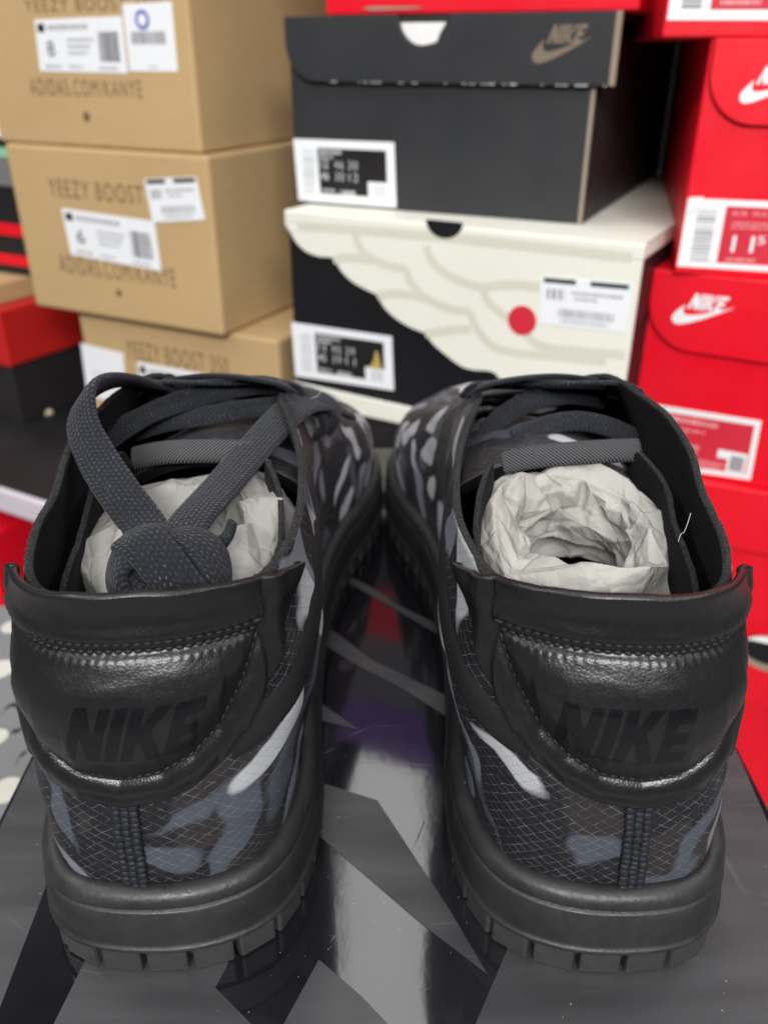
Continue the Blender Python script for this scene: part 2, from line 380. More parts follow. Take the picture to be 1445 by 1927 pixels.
def swoosh_logo(parent, cx, cz, w, y0, mat, name='logo'):
    """tick under four slanted letters, drawn in a unit frame 1 wide"""
    pts = catmull([(-0.30, 0.02), (-0.45, -0.14), (-0.49, -0.25), (-0.42, -0.33), (-0.26, -0.31), (0.05, -0.18), (0.5, 0.06)], 6)
    up = catmull([(0.5, 0.06), (0.2, -0.05), (-0.08, -0.135), (-0.24, -0.16), (-0.31, -0.13), (-0.32, -0.06), (-0.30, 0.02)], 6)[1:-1]
    P = [(cx+x*w, cz+z*w) for x, z in np.vstack([pts, up])]
    root = plate(name, P, y0, 0.03, mat, parent)
    L = {'N': [[(0, 0), (.28, 0), (.28, 1), (0, 1)], [(.28, 1), (.28, .45), (.62, 0), (.62, .55)], [(.62, 0), (.9, 0), (.9, 1), (.62, 1)]],
         'I': [[(0, 0), (.3, 0), (.3, 1), (0, 1)]],
         'K': [[(0, 0), (.3, 0), (.3, 1), (0, 1)], [(.3, .38), (.62, 1), (.98, 1), (.42, .30)], [(.45, .52), (.98, 0), (.62, 0), (.3, .36)]],
         'E': [[(0, 0), (.28, 0), (.28, 1), (0, 1)], [(.28, 0), (.72, 0), (.72, .24), (.28, .24)], [(.28, .39), (.66, .39), (.66, .62), (.28, .62)], [(.28, .77), (.72, .77), (.72, 1), (.28, 1)]]}
    x = -0.27; bm = bmesh.new(); hh = 0.27; k = 0
    for ch, adv in (('N', 1.0), ('I', .4), ('K', 1.02), ('E', .8)):
        for st in L[ch]:
            vs = []
            for (lx, lz) in st:
                X = x+lx*0.175+lz*hh*0.42; Z = -0.05+lz*hh+lx*0.0
                vs.append(bm.verts.new(((cx+X*w)*CM, (y0-0.034-0.0015*(k % 3))*CM, (cz+Z*w)*CM)))
            f = bm.faces.new(vs); k += 1
        x += adv*0.175
    bm.normal_update()
    for f in bm.faces:
        if f.normal.y > 0: f.normal_flip()
    bm_obj('lettering', bm, mat, root)
    return root
def barcode_v(parent, q, y0, mat, seed, lo=0.1, hi=0.9, n=26, horiz=False, name='barcode'):
    rnd = random.Random(seed); xs = [p[0] for p in q]; zs = [p[1] for p in q]
    x0, x1, z0, z1 = min(xs), max(xs), min(zs), max(zs); rects = []; t = 0.0
    while t < 0.97:
        wd = rnd.uniform(0.012, 0.045)
        if horiz: rects.append((x0, x1, z0+(z1-z0)*t, z0+(z1-z0)*min(1, t+wd)))
        else: rects.append((x0+(x1-x0)*t, x0+(x1-x0)*min(1, t+wd), z0, z1))
        t += wd+rnd.uniform(0.012, 0.05)
    return bars(name, rects, y0, 0.01, mat, parent)
def lines(parent, x0, x1, zs, y0, hgt, mat, seed=1, name='small_print'):
    """unreadable small print as broken strokes"""
    rnd = random.Random(seed); r = []
    for z in zs:
        x = x0
        end = x0+(x1-x0)*rnd.uniform(0.7, 1.0)
        while x < end:
            wd = rnd.uniform(0.06, 0.22)*min(1.5, hgt*4); r.append((x, min(x+wd, end), z-hgt/2, z+hgt/2)); x += wd+rnd.uniform(0.04, 0.10)
    return bars(name, r, y0, 0.01, mat, parent)

# ---- tan cartons
TG = 'tan cartons stacked on the shelf'
def tan_label(b, q, seed, size, label_name='label'):
    """white label: q = TL, TR, BR, BL in local x,z"""
    lab = plate(label_name, q, 0, 0.03, M['white'], b.root)
    f = lambda u, v: quad_map(q, u, v)
    def rect(u0, v0, u1, v1): return [f(u0, v0), f(u1, v0), f(u1, v1), f(u0, v1)]
    y = -0.032
    wq = np.linalg.norm(np.array(q[1])-q[0]); hq = np.linalg.norm(np.array(q[3])-q[0])
    sk = (q[1][1]-q[0][1])/(q[1][0]-q[0][0])
    plate('maker_mark', rect(0.03, 0.08, 0.11, 0.24), y, 0.012, M['ink'], lab)
    for (u0, u1, v, hg) in ((0.15, 0.62, 0.16, 0.10), (0.36, 0.66, 0.40, 0.06), (0.36, 0.62, 0.52, 0.06), (0.36, 0.58, 0.64, 0.05), (0.08, 0.26, 0.90, 0.06), (0.36, 0.52, 0.90, 0.05), (0.70, 0.9, 0.92, 0.05)):
        rnd = random.Random(seed+int(v*100)); u = u0; bm = bmesh.new()
        while u < u1:
            uu = min(u1, u+rnd.uniform(0.012, 0.03))
            vs = [bm.verts.new((p[0]*CM, (y-0.008)*CM, p[1]*CM)) for p in rect(u, v-hg/2, uu, v+hg/2)]
            bm.faces.new(vs); u = uu+0.012
        bm_obj('small_print', bm, M['grey_ink'], lab, kind='stuff')
    bm = bmesh.new(); rnd = random.Random(seed); u = 0.72
    while u < 0.93:
        uu = min(0.935, u+rnd.uniform(0.004, 0.014)); bm.faces.new([bm.verts.new((p[0]*CM, (y-0.008)*CM, p[1]*CM)) for p in rect(u, 0.26, uu, 0.80)]); u = uu+rnd.uniform(0.004, 0.010)
    bm_obj('barcode', bm, M['ink'], lab, kind='stuff')
    c = f(0.16, 0.56)
    text_on('size_number', size, c[0], c[1], wq*0.085, hq*0.30, y-0.008, M['ink'], lab, skew=sk)
    return lab
def price_label(b, q, seed, name='price_sticker'):
    lab = plate(name, q, -0.034, 0.03, M['white'], b.root); f = lambda u, v: quad_map(q, u, v); y = -0.066
    def rect(u0, v0, u1, v1): return [f(u0, v0), f(u1, v0), f(u1, v1), f(u0, v1)]
    for u0, u1 in ((0.04, 0.40), (0.56, 0.97)): plate('header_bar', rect(u0, 0.02, u1, 0.12), y, 0.01, M['green_ink'], lab)
    bm = bmesh.new(); rnd = random.Random(seed)
    def run(u0, u1, v0, v1, a, c):
        u = u0
        while u < u1:
            uu = min(u1, u+rnd.uniform(*a)); bm.faces.new([bm.verts.new((p[0]*CM, (y-0.008)*CM, p[1]*CM)) for p in rect(u, v0, uu, v1)]); u = uu+rnd.uniform(*c)
    run(0.08, 0.28, 0.24, 0.46, (0.03, 0.05), (0.02, 0.03)); run(0.36, 0.92, 0.26, 0.32, (0.02, 0.05), (0.01, 0.02)); run(0.40, 0.66, 0.38, 0.43, (0.02, 0.05), (0.01, 0.02))
    run(0.22, 0.86, 0.64, 0.82, (0.006, 0.02), (0.008, 0.018)); run(0.25, 0.8, 0.87, 0.92, (0.015, 0.03), (0.01, 0.02))
    bm_obj('barcode', bm, M['grey_ink'], lab, kind='stuff')
    return lab
def px_text(b, s, p0, p1, hpx, mat, name='lettering', y=-0.01, bold=0.0):
    a, c = b.pix(*p0), b.pix(*p1); top = b.pix((p0[0]+p1[0])/2, (p0[1]+p1[1])/2-hpx/2); bot = b.pix((p0[0]+p1[0])/2, (p0[1]+p1[1])/2+hpx/2)
    return text_on(name, s, (a[0]+c[0])/2, (a[1]+c[1])/2, c[0]-a[0], top[1]-bot[1], y, mat, b.root, bold=bold)
b1 = Box('tan_shoe_carton', 'topmost tan carton of the left stack, with a blue-stamped white sticker', (-30.6, 73.7, 12.6), 27.2, 20.0, 31, 13.2, M['tan'], TG, bev=0.25)
px_text(b1, 'YEEZY BOOST 350', (45, 2), (300, 12), 26, M['tan_ink'], bold=.0); px_text(b1, 'ADIDAS.COM/KANYE', (56, 158), (267, 172), 32, M['tan_ink'], bold=.0)
tan_label(b1, b1.poly([(65, 36), (229, 29), (241, 137), (76, 133)]), 3, '8')
q = b1.poly([(230, 6), (323, 2), (335, 134), (245, 133)])
st = plate('stamped_sticker', q, 0, 0.03, M['white'], b1.root)
plate('round_stamp', arc(quad_map(q, .38, .24)[0], quad_map(q, .38, .24)[1], 0.62, 0, 350, 16), -0.032, 0.01, M['blue_ink'], st)
plate('stamp_centre', arc(quad_map(q, .38, .24)[0], quad_map(q, .38, .24)[1], 0.36, 0, 350, 14), -0.043, 0.01, M['white'], st)
c0 = quad_map(q, .12, .5); c1 = quad_map(q, .92, .5); lines(st, c0[0], c1[0], [c0[1]], -0.034, 0.75, M['grey_ink'], 5, 'ink_number')
c0 = quad_map(q, .4, .93); lines(st, c0[0], c0[0]+0.9, [c0[1]], -0.034, 0.2, M['softgrey'], 6)
plate('small_mark', arc(*b1.pix(163, 219), 0.35, 0, 330, 10), 0, 0.012, M['tan_ink'], b1.root)
b2 = Box('tan_shoe_carton', 'middle tan carton of the left stack, with a green-topped price sticker', (-30.15, 73.2, -0.4), 27.2, 20.0, 31, 12.95, M['tan'], TG, bev=0.25)
px_text(b2, 'YEEZY BOOST 350', (92, 352), (325, 372), 34, M['tan_ink'], bold=.0); px_text(b2, 'ADIDAS.COM/KANYE', (112, 494), (330, 524), 34, M['tan_ink'], bold=.0)
tan_label(b2, b2.poly([(116, 391), (291, 416), (304, 510), (134, 478)]), 8, '6')
price_label(b2, b2.poly([(272, 336), (370, 332), (387, 413), (288, 418)]), 4)
plate('small_mark', arc(*b2.pix(224, 551), 0.3, 0, 330, 10), 0, 0.012, M['tan_ink'], b2.root)
b3 = Box('tan_shoe_carton', 'lowest tan carton of the left stack, half hidden by the tied laces', (-26.4, 72.6, -13.4), 27.2, 20.6, 31, 12.95, M['tan'], TG, bev=0.25)
px_text(b3, 'YEEZY BOOST 350', (238, 657), (430, 690), 34, M['tan_ink'], bold=.0)
q = b3.poly([(152, 645), (232, 664), (240, 760), (165, 745)]); lb = plate('blank_label', q, 0, 0.03, M['white'], b3.root)
c0 = quad_map(q, .2, .5); lines(lb, c0[0], c0[0]+2.4, [c0[1], c0[1]-.6], -0.032, 0.25, M['softgrey'], 9)
tan_label(b3, b3.poly([(258, 680), (400, 706), (410, 790), (268, 765)]), 12, '9')

# ---- black box
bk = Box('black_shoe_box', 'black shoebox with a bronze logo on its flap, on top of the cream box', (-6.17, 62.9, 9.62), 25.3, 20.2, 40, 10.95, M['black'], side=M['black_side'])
lid = empty('lid', (0, 0, 0)); bpy.data.objects.remove(lid)
LY = 0.45
P = bk.poly([(1150, 6), (1144, 160)], LY); TL = bk.pix(534, 30, LY)
zt = bk.h+0.35; xl, xr = TL[0], P[1][0]; zb = (bk.pix(700, 156, LY)[1]+P[1][1])/2
nl, nr = bk.pix(748, 40, LY)[0], bk.pix(846, 40, LY)[0]; nz = bk.pix(790, 86, LY)[1]
notch = arc((nl+nr)/2, zt, (nr-nl)/2, 0, -180, 12, zt-nz)[::1]
flap = [(xl, zt)] + arc(xl+2.2, zb+2.2, 2.2, 180, 270, 8) + [(xr, zb), (xr, zt)] + notch
lid = plate('lid', flap, -0.12, 0.33, M['black'], bk.root, bev=0.05)
box('lid_top', (xl, xr, 0.0, bk.d+0.3, bk.h+0.02, zt), M['black'], lid, 0)
box('lid_raw_edge', (xr, xr+0.35, -0.44, -0.14, zb, zt), M['raw'], lid, 0.05)
box('body_raw_edge', (bk.w-0.22, bk.w+0.02, -0.035, -0.001, 0.0, zb), M['raw'], bk.root, 0)
nm = (nl+nr)/2
plate('tissue_paper', [(nl+.02, zt-.42), (nl+.12, zt-1.0), (nl+.5, zt-1.55), (nm-.1, nz+.05), (nm+.35, nz+.12), (nm+.75, zt-1.45), (nr-.75, zt-1.0), (nr-.35, zt-.42)], -0.02, 0.08, M['tissue'], bk.root, bev=.02)
_r = random.Random(4); wear = []
for _ in range(26):
    x_ = xl+2.4+(xr-xl-2.6)*_r.random(); w_ = _r.uniform(.05, .45); wear.append((x_, min(x_+w_, xr), zb-0.012, zb+_r.uniform(.02, .07)))
bars('edge_wear', wear, -0.449, 0.006, M['softgrey'], lid)
cL = bk.pix(1055, 84, 0.46); swoosh_logo(lid, cL[0]+0.1, cL[1]+0.25, (bk.pix(1116, 84, 0.46)[0]-bk.pix(1001, 84, 0.46)[0]), -0.452, M['bronze'])
def black_label(b, q, seed, y0=0.0, sizes=('12', '46', '30'), accent=None):
    lab = plate('size_label', q, y0, 0.03, M['white'], b.root); f = lambda u, v: quad_map(q, u, v); y = y0-0.031
    def rect(u0, v0, u1, v1): return [f(u0, v0), f(u1, v0), f(u1, v1), f(u0, v1)]
    pan = plate('black_panel', [f(.24, .13), f(.92, .13), f(.92, .62), f(.73, .62), f(.73, .86), f(.24, .86)], y, 0.012, M['ink'], lab)
    hq = np.linalg.norm(np.array(q[3])-q[0]); wq = np.linalg.norm(np.array(q[1])-q[0])
    barcode_v(lab, rect(0.09, 0.12, 0.19, 0.88), y, M['softgrey'], seed, horiz=True)
    for u0, u1, v, hg in ((.26, .52, .19, .06), (.26, .42, .27, .05), (.45, .60, .82, .07), (.26, .42, .80, .05)):
        lines(lab, f(u0, v)[0], f(u1, v)[0], [f((u0+u1)/2, v)[1]], y-0.014, hq*hg, M['softgrey'], seed+int(v*50))
    for i, u in enumerate((.30, .45, .59)):
        for j, v in enumerate((.38, .57)):
            c = f(u, v); text_on('size_number', sizes[(i+j) % len(sizes)] if (i or j) else sizes[0], c[0], c[1], wq*(0.075 if i == 0 else 0.09), hq*0.13, y-0.014, M['white' if i == 0 else 'softgrey'], lab)
    rnd = random.Random(seed); r = []
    x0, z1 = f(.79, .66); x1, z0 = f(.91, .88)
    r = [(x0+i*(x1-x0)/4, x0+(i+0.6)*(x1-x0)/4, z0, z1) for i in range(4)]
    bars('small_code', r, y, 0.01, M['softgrey'], lab)
    if accent:
        c = f(.84, .5); plate('gold_figure', [(c[0]-.55, c[1]-.5), (c[0]+.5, c[1]-.5), (c[0]+.3, c[1]+.1), (c[0]+.12, c[1]+.75), (c[0]-.05, c[1]+.75), (c[0]-.15, c[1]+.1)], y-0.012, 0.01, M['gold'], lab)
    return lab
black_label(bk, bk.poly([(552, 260), (742, 267), (746, 390), (562, 376)]), 21)
wm = bk.root

# ---- cream box with scalloped wing flap
cr = Box('cream_wing_box', 'cream shoebox with a feathered wing flap over a black front', (-6.52, 60.17, -4.13), 29.4, 24.0, 32, 13.72, M['jet'])
cr_side = box('side_panel', (cr.w, cr.w+0.1, 0.3, cr.d, 0.1, cr.h), M['jet'], cr.root, 0)
topz = cr.h
box('lid', (-0.1, cr.w+0.12, -0.30, cr.d+0.1, topz-0.9, topz+0.02), M['cream'], cr.root, 0.12)
lidtop = [o for o in cr.root.children if o.name.startswith('lid')][-1]
rim = [(548, 440), (556, 455), (575, 473), (600, 483), (627, 486), (640, 508), (662, 530), (690, 546), (709, 556), (722, 578), (745, 600), (775, 618), (800, 628), (812, 645), (838, 668), (868, 690), (893, 697), (930, 702), (960, 740), (1000, 765), (1050, 790), (1110, 800), (1160, 815)]
wing = [(-0.1, topz-0.9)] + [tuple(p) for p in catmull(cr.poly(rim, 0.3), 3)] + [(cr.w+0.1, 0.02), (cr.w+0.1, topz-0.9)]
wing = plate('wing_flap', wing, -0.02, 0.30, M['cream'], cr.root, bev=0.06)
FK = [0]
def feather(px_pts, th=0.5):
    FK[0] += 1
    P = catmull(cr.poly(px_pts, 0.33), 6); bm = bmesh.new(); n = len(P)
    T = np.gradient(P, axis=0); T /= np.linalg.norm(T, axis=1)[:, None]; Nn = np.stack([-T[:, 1], T[:, 0]], 1)
    V = []
    for i in range(n):
        wv = th*0.5
        for k in (-1, 1): p = P[i]+Nn[i]*wv*k; V.append((p[0], -0.323-0.0015*FK[0], p[1]))
    return mesh_obj('feather_line', V, [(2*i, 2*i+2, 2*i+3, 2*i+1) for i in range(n-1)], M['cream2'], wing, smooth=False)
for L in ([(668, 432), (672, 455), (690, 480), (730, 500), (765, 506)], [(765, 506), (772, 530), (800, 560), (850, 582), (885, 586)], [(885, 586), (895, 615), (925, 650), (960, 662), (1010, 668), (1140, 680)],
          [(802, 462), (812, 490), (840, 515), (880, 534), (908, 540)], [(908, 540), (918, 566), (950, 594), (985, 610)], [(985, 610), (1000, 640), (1040, 655), (1175, 668)],
          [(627, 488), (660, 484), (700, 490)], [(710, 556), (750, 552), (800, 560)], [(800, 628), (840, 622), (885, 618)], [(908, 540), (960, 535), (1020, 540)], [(560, 424), (700, 434), (900, 452), (1190, 484)]):
    feather(L, 0.55)
cn = cr.pix(836, 426, 0.33); plate('thumb_hole', arc(cn[0], cn[1]+0.35, 1.25, 180, 360, 12, 1.05), -0.345, 0.012, M['jet'], wing)
plate('base_band', [(-0.12, 0), (cr.w, 0), (cr.w, 1.15), (-0.12, 1.5)], -0.0, 0.22, M['cream'], cr.root, bev=0.06)
lb2 = black_label(cr, cr.poly([(548, 606), (737, 633), (741, 735), (556, 707)], 0.03), 33, 0.0, ('11', '45', '29'), True)
q = cr.poly([(1017, 519), (1190, 534), (1176, 626), (1015, 608)], 0.35); pl = price_label(cr, q, 14); pl.location.y = -0.29*CM
cd = cr.pix(982, 603, 0.36); plate('red_dot_sticker', arc(cd[0], cd[1], 0.92, 0, 345, 24), -0.325, 0.03, M['red2'], cr.root)
base = Box('black_shoe_box', 'dark plain box under the cream box, seen between the toes', (-6.4, 60.6, FLOOR_Z), 29.4, 23.6, 30, -4.13-FLOOR_Z, M['black_side'])

# ---- red boxes on the right
RG = 'red boxes stacked on the right'
def red_box(label, pos, ang, h, w=21.5, flap=None, logo=None, lipz=None, lbl=None, hole=None, name='red_shoe_box', bev=0.18):
    b = Box(name, label, pos, ang, w, 30, h, M['red'], RG)
    if flap:
        fx0, fz, r = flap
        lidp = plate('lid_flap', [(fx0, h)] + arc(fx0+r, fz+r, r, 180, 270, 10) + [(w+0.2, fz-0.4), (w+0.2, h)], -0.03, 0.30, M['red'], b.root, bev=0.06)
        box('lid_top', (fx0, w+0.2, 0, 30.2, h-0.5, h+0.01), M['red'], lidp, 0.0) if False else None
        if logo: swoosh_logo(lidp, logo[0], logo[1], logo[2], -0.335, M['white'])
    return b
r1 = Box('red_shoe_box', 'red shoebox with a peeling size 11.5 label at its lower corner', (16.84, 50.08, 7.62), 13.9, 21, 30, 11.95, M['red'], RG)
pz = r1.pix(1352, 180, .33); px0 = r1.pix(1347, 72, .33)[0]; zb1 = r1.pix(1440, 236, .33)[1]
fl = plate('lid_flap', [(px0, r1.h)] + arc(px0+2.6, zb1+2.6, 2.6, 180, 270, 10) + [(21.2, zb1-0.2), (21.2, r1.h)], -0.03, 0.30, M['red'], r1.root, bev=0.06)
lc = r1.pix(1460, 162, .34); swoosh_logo(fl, lc[0]-0.15, lc[1]+0.25, r1.pix(1522, 162, .34)[0]-r1.pix(1400, 162, .34)[0], -0.335, M['white'])
def red_label(b, q, seed, bars_left=True, big=None):
    lab = plate('size_label', q, 0, 0.035, M['white'], b.root); f = lambda u, v: quad_map(q, u, v); y = -0.036
    def rect(u0, v0, u1, v1): return [f(u0, v0), f(u1, v0), f(u1, v1), f(u0, v1)]
    plate('red_panel', rect(.18 if bars_left else .05, .09, .96, .91), y, 0.012, M['red2'], lab)
    hq = np.linalg.norm(np.array(q[3])-q[0]); wq = np.linalg.norm(np.array(q[1])-q[0])
    if bars_left: barcode_v(lab, rect(.055, .10, .14, .90), y, M['grey_ink'], seed, horiz=True)
    for u0, u1, v, hg in ((.22, .80, .18, .07), (.22, .75, .32, .035), (.22, .60, .38, .035), (.44, .60, .58, .06), (.44, .60, .68, .06), (.22, .40, .85, .045), (.46, .90, .80, .035), (.46, .90, .86, .035)):
        if big and v == .18: continue
        lines(lab, f(u0, v)[0], f(u1, v)[0], [f((u0+u1)/2, v)[1]], y-0.013, hq*hg, M['pinkish'], seed+int(v*70))
    if big:
        c = f(.38, .18); text_on('model_line', 'AIR MAX 97 OG', c[0], c[1], wq*.34, hq*.07, y-0.014, M['pinkish'], lab)
        c = f(.285, .62); text_on('size_number', '11', c[0], c[1], wq*.10, hq*.24, y-0.014, M['white'], lab, bold=0.01)
        c = f(.365, .55); text_on('size_number', '5', c[0], c[1], wq*.035, hq*.12, y-0.014, M['white'], lab)
    return lab
la = r1.poly([(1290, 372), (1270, 500)]); lh = la[0][1]-la[1][1]
q1 = [(0.12, la[0][1]), (11.8, la[0][1]-0.05), (11.8, la[1][1]-0.12), (0.12, la[1][1])]
q1b = [np.array(p) for p in q1]
red_label(r1, q1, 41, True, '11')
plate('peeled_corner', [(0.08, la[0][1]-0.9), (0.2, la[0][1]+0.05), (0.95, la[0][1]+0.1), (0.6, la[0][1]-0.5)], -0.05, 0.10, M['white'], r1.root, bev=0.03)

r0 = Box('red_shoe_box', 'red shoebox at the top right, its barcode label cut by the frame', (14.3, 50.2, 19.6), 8.0, 21, 30, 12, M['red'], RG)
a0 = r0.pix(1250, 37); q = [(0.15, a0[1]+5.2), (11.5, a0[1]+5.2), (11.5, a0[1]-0.05), (0.15, a0[1])]; red_label(r0, q, 52, True)

r2 = Box('red_shoe_box', 'red shoebox with a white logo on its rounded flap, above the heel tab', (15.2, 51.9, -5.0), 28.9, 21, 30, 12.6, M['red'], RG)
zz = (r2.pix(1290, 656, .33)[1]+r2.pix(1440, 690, .33)[1])/2; x2 = r2.pix(1223, 560, .33)[0]
fl = plate('lid_flap', [(x2, r2.h+0.02)] + arc(x2+2.9, zz+2.9, 2.9, 180, 270, 10) + [(21.2, zz), (21.2, r2.h+0.02)], -0.03, 0.32, M['red'], r2.root, bev=0.07)
lc = r2.pix(1323, 583, .36); swoosh_logo(fl, lc[0], lc[1]+0.15, r2.pix(1382, 583, .36)[0]-r2.pix(1265, 583, .36)[0], -0.355, M['white'])
q = r2.poly([(1180, 752), (1433, 792), (1412, 903), (1160, 868)]); lab = red_label(r2, q, 63, False)
c0 = quad_map(q, .86, .68); plate('white_code', [(c0[0]-1.0, c0[1]+.45), (c0[0]+.75, c0[1]+.45), (c0[0]+.75, c0[1]-1.0), (c0[0]-.35, c0[1]-1.0), (c0[0]-.35, c0[1]-.1), (c0[0]-1.0, c0[1]-.1)], -0.05, 0.012, M['white'], lab)
plate('code_patch', [(c0[0]-.2, c0[1]+.2), (c0[0]+.6, c0[1]+.2), (c0[0]+.6, c0[1]-.8), (c0[0]-.2, c0[1]-.8)], -0.063, 0.01, M['grey_ink'], lab)

r3 = Box('red_shoe_box', 'red shoebox with a straight flap, third down beside the right shoe', (18.6, 49.2, -17.6), 22.6, 21, 30, 12.55, M['red'], RG)
z3 = r3.pix(1410, 1038, .33)[1]
plate('lid_flap', rounded(-0.3, 21.2, z3, r3.h+0.02, 0.2, 3), -0.03, 0.35, M['red'], r3.root, bev=0.07)
r4 = Box('red_shoe_box', 'lowest red shoebox with a dark finger hole in its lid', (18.4, 48.9, FLOOR_Z+0.01), 22.6, 21, 30, -17.6-FLOOR_Z-0.05, M['red'], RG)
z4 = r4.pix(1410, 1324, .33)[1]
l4 = plate('lid_flap', rounded(-0.3, 21.2, z4, r4.h+0.02, 0.2, 3), -0.03, 0.35, M['red'], r4.root, bev=0.07)
h4 = r4.pix(1452, 1232, .4)
plate('hole_rim', arc(h4[0], h4[1], 2.1, 0, 350, 24, 1.45), -0.382, 0.012, M['raw'], l4); plate('finger_hole', arc(h4[0]+.05, h4[1]+0.15, 1.9, 0, 350, 24, 1.05), -0.395, 0.012, M['jet'], l4)
hi = plate('tissue_edge', arc(h4[0]-0.1, h4[1]+.55, 1.7, 20, 160, 10, 0.75), -0.408, 0.012, M['tissue'], l4)

# red box lying on the black one at the very top
rt = Box('red_shoe_box', 'flat red shoebox lying on the black box, cut by the top edge', (-3.6, 61.2, 20.94), 23.0, 19.0, 28, 5.0, M['red'], RG)
plate('torn_edge', rt.poly([(680, 15), (700, 19), (770, 16), (800, 14), (780, 11), (700, 11)], 0.02), -0.0, 0.05, M['raw'], rt.root)

Box('grey_shoe_box', 'dark grey box above the top red box, mirrored dimly in the glossy lid', (-4.2, 61.8, 25.95), 23.0, 20.0, 28, 7.6, M['dotgrey'])
Box('purple_shoe_box', 'purple box topping the middle stack, mirrored as a purple patch in the lid', (-4.4, 61.9, 33.56), 24.0, 20.5, 28, 7.0, M['purple'])

# ---- things further left
lb_ = Box('black_shoe_box', 'black shoebox with a bright red lid behind the tan stack', (-50.5, 86.5, -13.4), 30, 17.2, 14, 6.2, M['black_side'])
box('lid', (-0.3, 17.5, -0.3, 14.2, 5.9, 11.3), M['deepred'], lb_.root, 0.2)
Box('flat_carton', 'thin flat tan carton lying on the red-lidded box', (-53, 85.6, -2.05), 30, 17.5, 14, 1.9, M['tan'], cat='carton')
gx = Box('grey_shoe_box', 'striped grey and black box sliver at the left edge behind the tan stack', (-44.2, 88, -0.14), 27, 18, 20, 15.6, M['shelfdark'])
for nm, z0, z1, mm in (('white_band', 12.3, 15.4, 'white'), ('green_band', 10.7, 11.5, 'green'), ('grey_band', 8.2, 10.7, 'dotgrey'), ('red_stripe', 3.7, 4.8, 'red'), ('red_stripe', 0.9, 1.9, 'red')): box(nm, (0.2, 18.02, -0.08, 0, z0, z1), M[mm], gx.root, 0)
box('tag', (16.2, 17.6, -0.2, -0.1, 1.9, 4.6), M['white'], gx.root, 0)
# beaded cord hanging against the black box
bc = empty('beaded_cord', at_y(55, 765, 84.0), 0, 'dark cord strung with cream and blue beads below the red lid', 'cord')
o0 = at_y(55, 765, 84.0)
def ell(name, c, r, mat, parent, seg=16):
    bm = bmesh.new(); bmesh.ops.create_uvsphere(bm, u_segments=seg, v_segments=seg//2+2, radius=1.0)
    for v in bm.verts: v.co = Vector(((v.co.x*r[0]+c[0])*CM, (v.co.y*r[1]+c[1])*CM, (v.co.z*r[2]+c[2])*CM))
    return bm_obj(name, bm, mat, parent, True)
for px, py, rr, m_ in ((58, 735, .72, 'bead'), (20, 772, .95, 'bead'), (88, 779, .72, 'bead'), (40, 759, .6, 'bluebead'), (112, 795, .55, 'bluebead'), (-8, 752, .6, 'bluebead')):
    p = at_y(px, py, 83.5-px*0.03)-o0; ell('bead', p, (rr, rr*.8, rr), M[m_], bc)
pp = [at_y(px, py, 84.0-px*0.03)-o0 for px, py in ((-40, 738), (0, 752), (40, 762), (88, 783), (125, 800))]
def tube(name, pts, rad, mat, parent, n=6, k=8):
    P = catmull(pts, n); T = np.gradient(P, axis=0); T /= np.linalg.norm(T, axis=1)[:, None]; V = []
    for p, t in zip(P, T):
        a = np.cross(t, (0, 0, 1.0)); a = a/np.linalg.norm(a) if np.linalg.norm(a) > 1e-3 else np.array([1., 0, 0]); b = np.cross(t, a)
        for j in range(k): V.append(p+rad*(a*math.cos(2*math.pi*j/k)+b*math.sin(2*math.pi*j/k)))
    Fc = []
    for i in range(len(P)-1):
        for j in range(k): Fc.append((i*k+j, i*k+(j+1) % k, (i+1)*k+(j+1) % k, (i+1)*k+j))
    return mesh_obj(name, V, Fc, mat, parent)
tube('cord', pp, 0.35, M['shelfdark'], bc)

# small red box on the floor
sb = Box('small_red_box', 'small bright red box on the floor below the shelf edge', (-39.5, 66, FLOOR_Z), 27, 6, 8, 12, M['red'], cat='box')

# ---- grey dotted carton that carries the lid box
dc = Box('grey_dotted_carton', 'grey carton with cream dots underneath the black shoebox', (-27, 10.6, FLOOR_Z), 0, 37.6, 33.5, -11.6-FLOOR_Z, M['dotgrey'], cat='carton')
def disc_top(name, c, rx, ry, z, mat, parent, n=20):
    V = [(c[0], c[1], z)]+[(c[0]+rx*math.cos(2*math.pi*i/n), c[1]+ry*math.sin(2*math.pi*i/n), z) for i in range(n)]
    return mesh_obj(name, V, [(0, 1+i, 1+(i+1) % n) for i in range(n)], mat, parent, smooth=False)
for px, py, rx in ((2, 1260, .75), (-6, 1388, .55), (12, 1488, .75), (-60, 1330, .7), (-50, 1450, .7), (22, 1180, .6), (-40, 1200, .7)):
    p = at_z(px, py, -11.6)-np.array([-27, 10.6, -11.6]); disc_top('printed_dot', p, rx, rx*1.1, -11.6-FLOOR_Z+0.02, M['dot'], dc.root)
for pts in ([(2, 1345), (12, 1332), (28, 1326), (40, 1336)], [(22, 1378), (40, 1372), (46, 1360)], [(30, 1440), (36, 1425), (50, 1415)]):
    P = catmull([at_z(px, py, -11.58)-np.array([-27, 10.6, FLOOR_Z]) for px, py in pts], 5); V = []
    for p in P: V += [(p[0], p[1]-.16, p[2]), (p[0], p[1]+.16, p[2])]
    mesh_obj('printed_curl', V, [(2*i, 2*i+1, 2*i+3, 2*i+2) for i in range(len(P)-1)], M['ink'], dc.root, smooth=False)

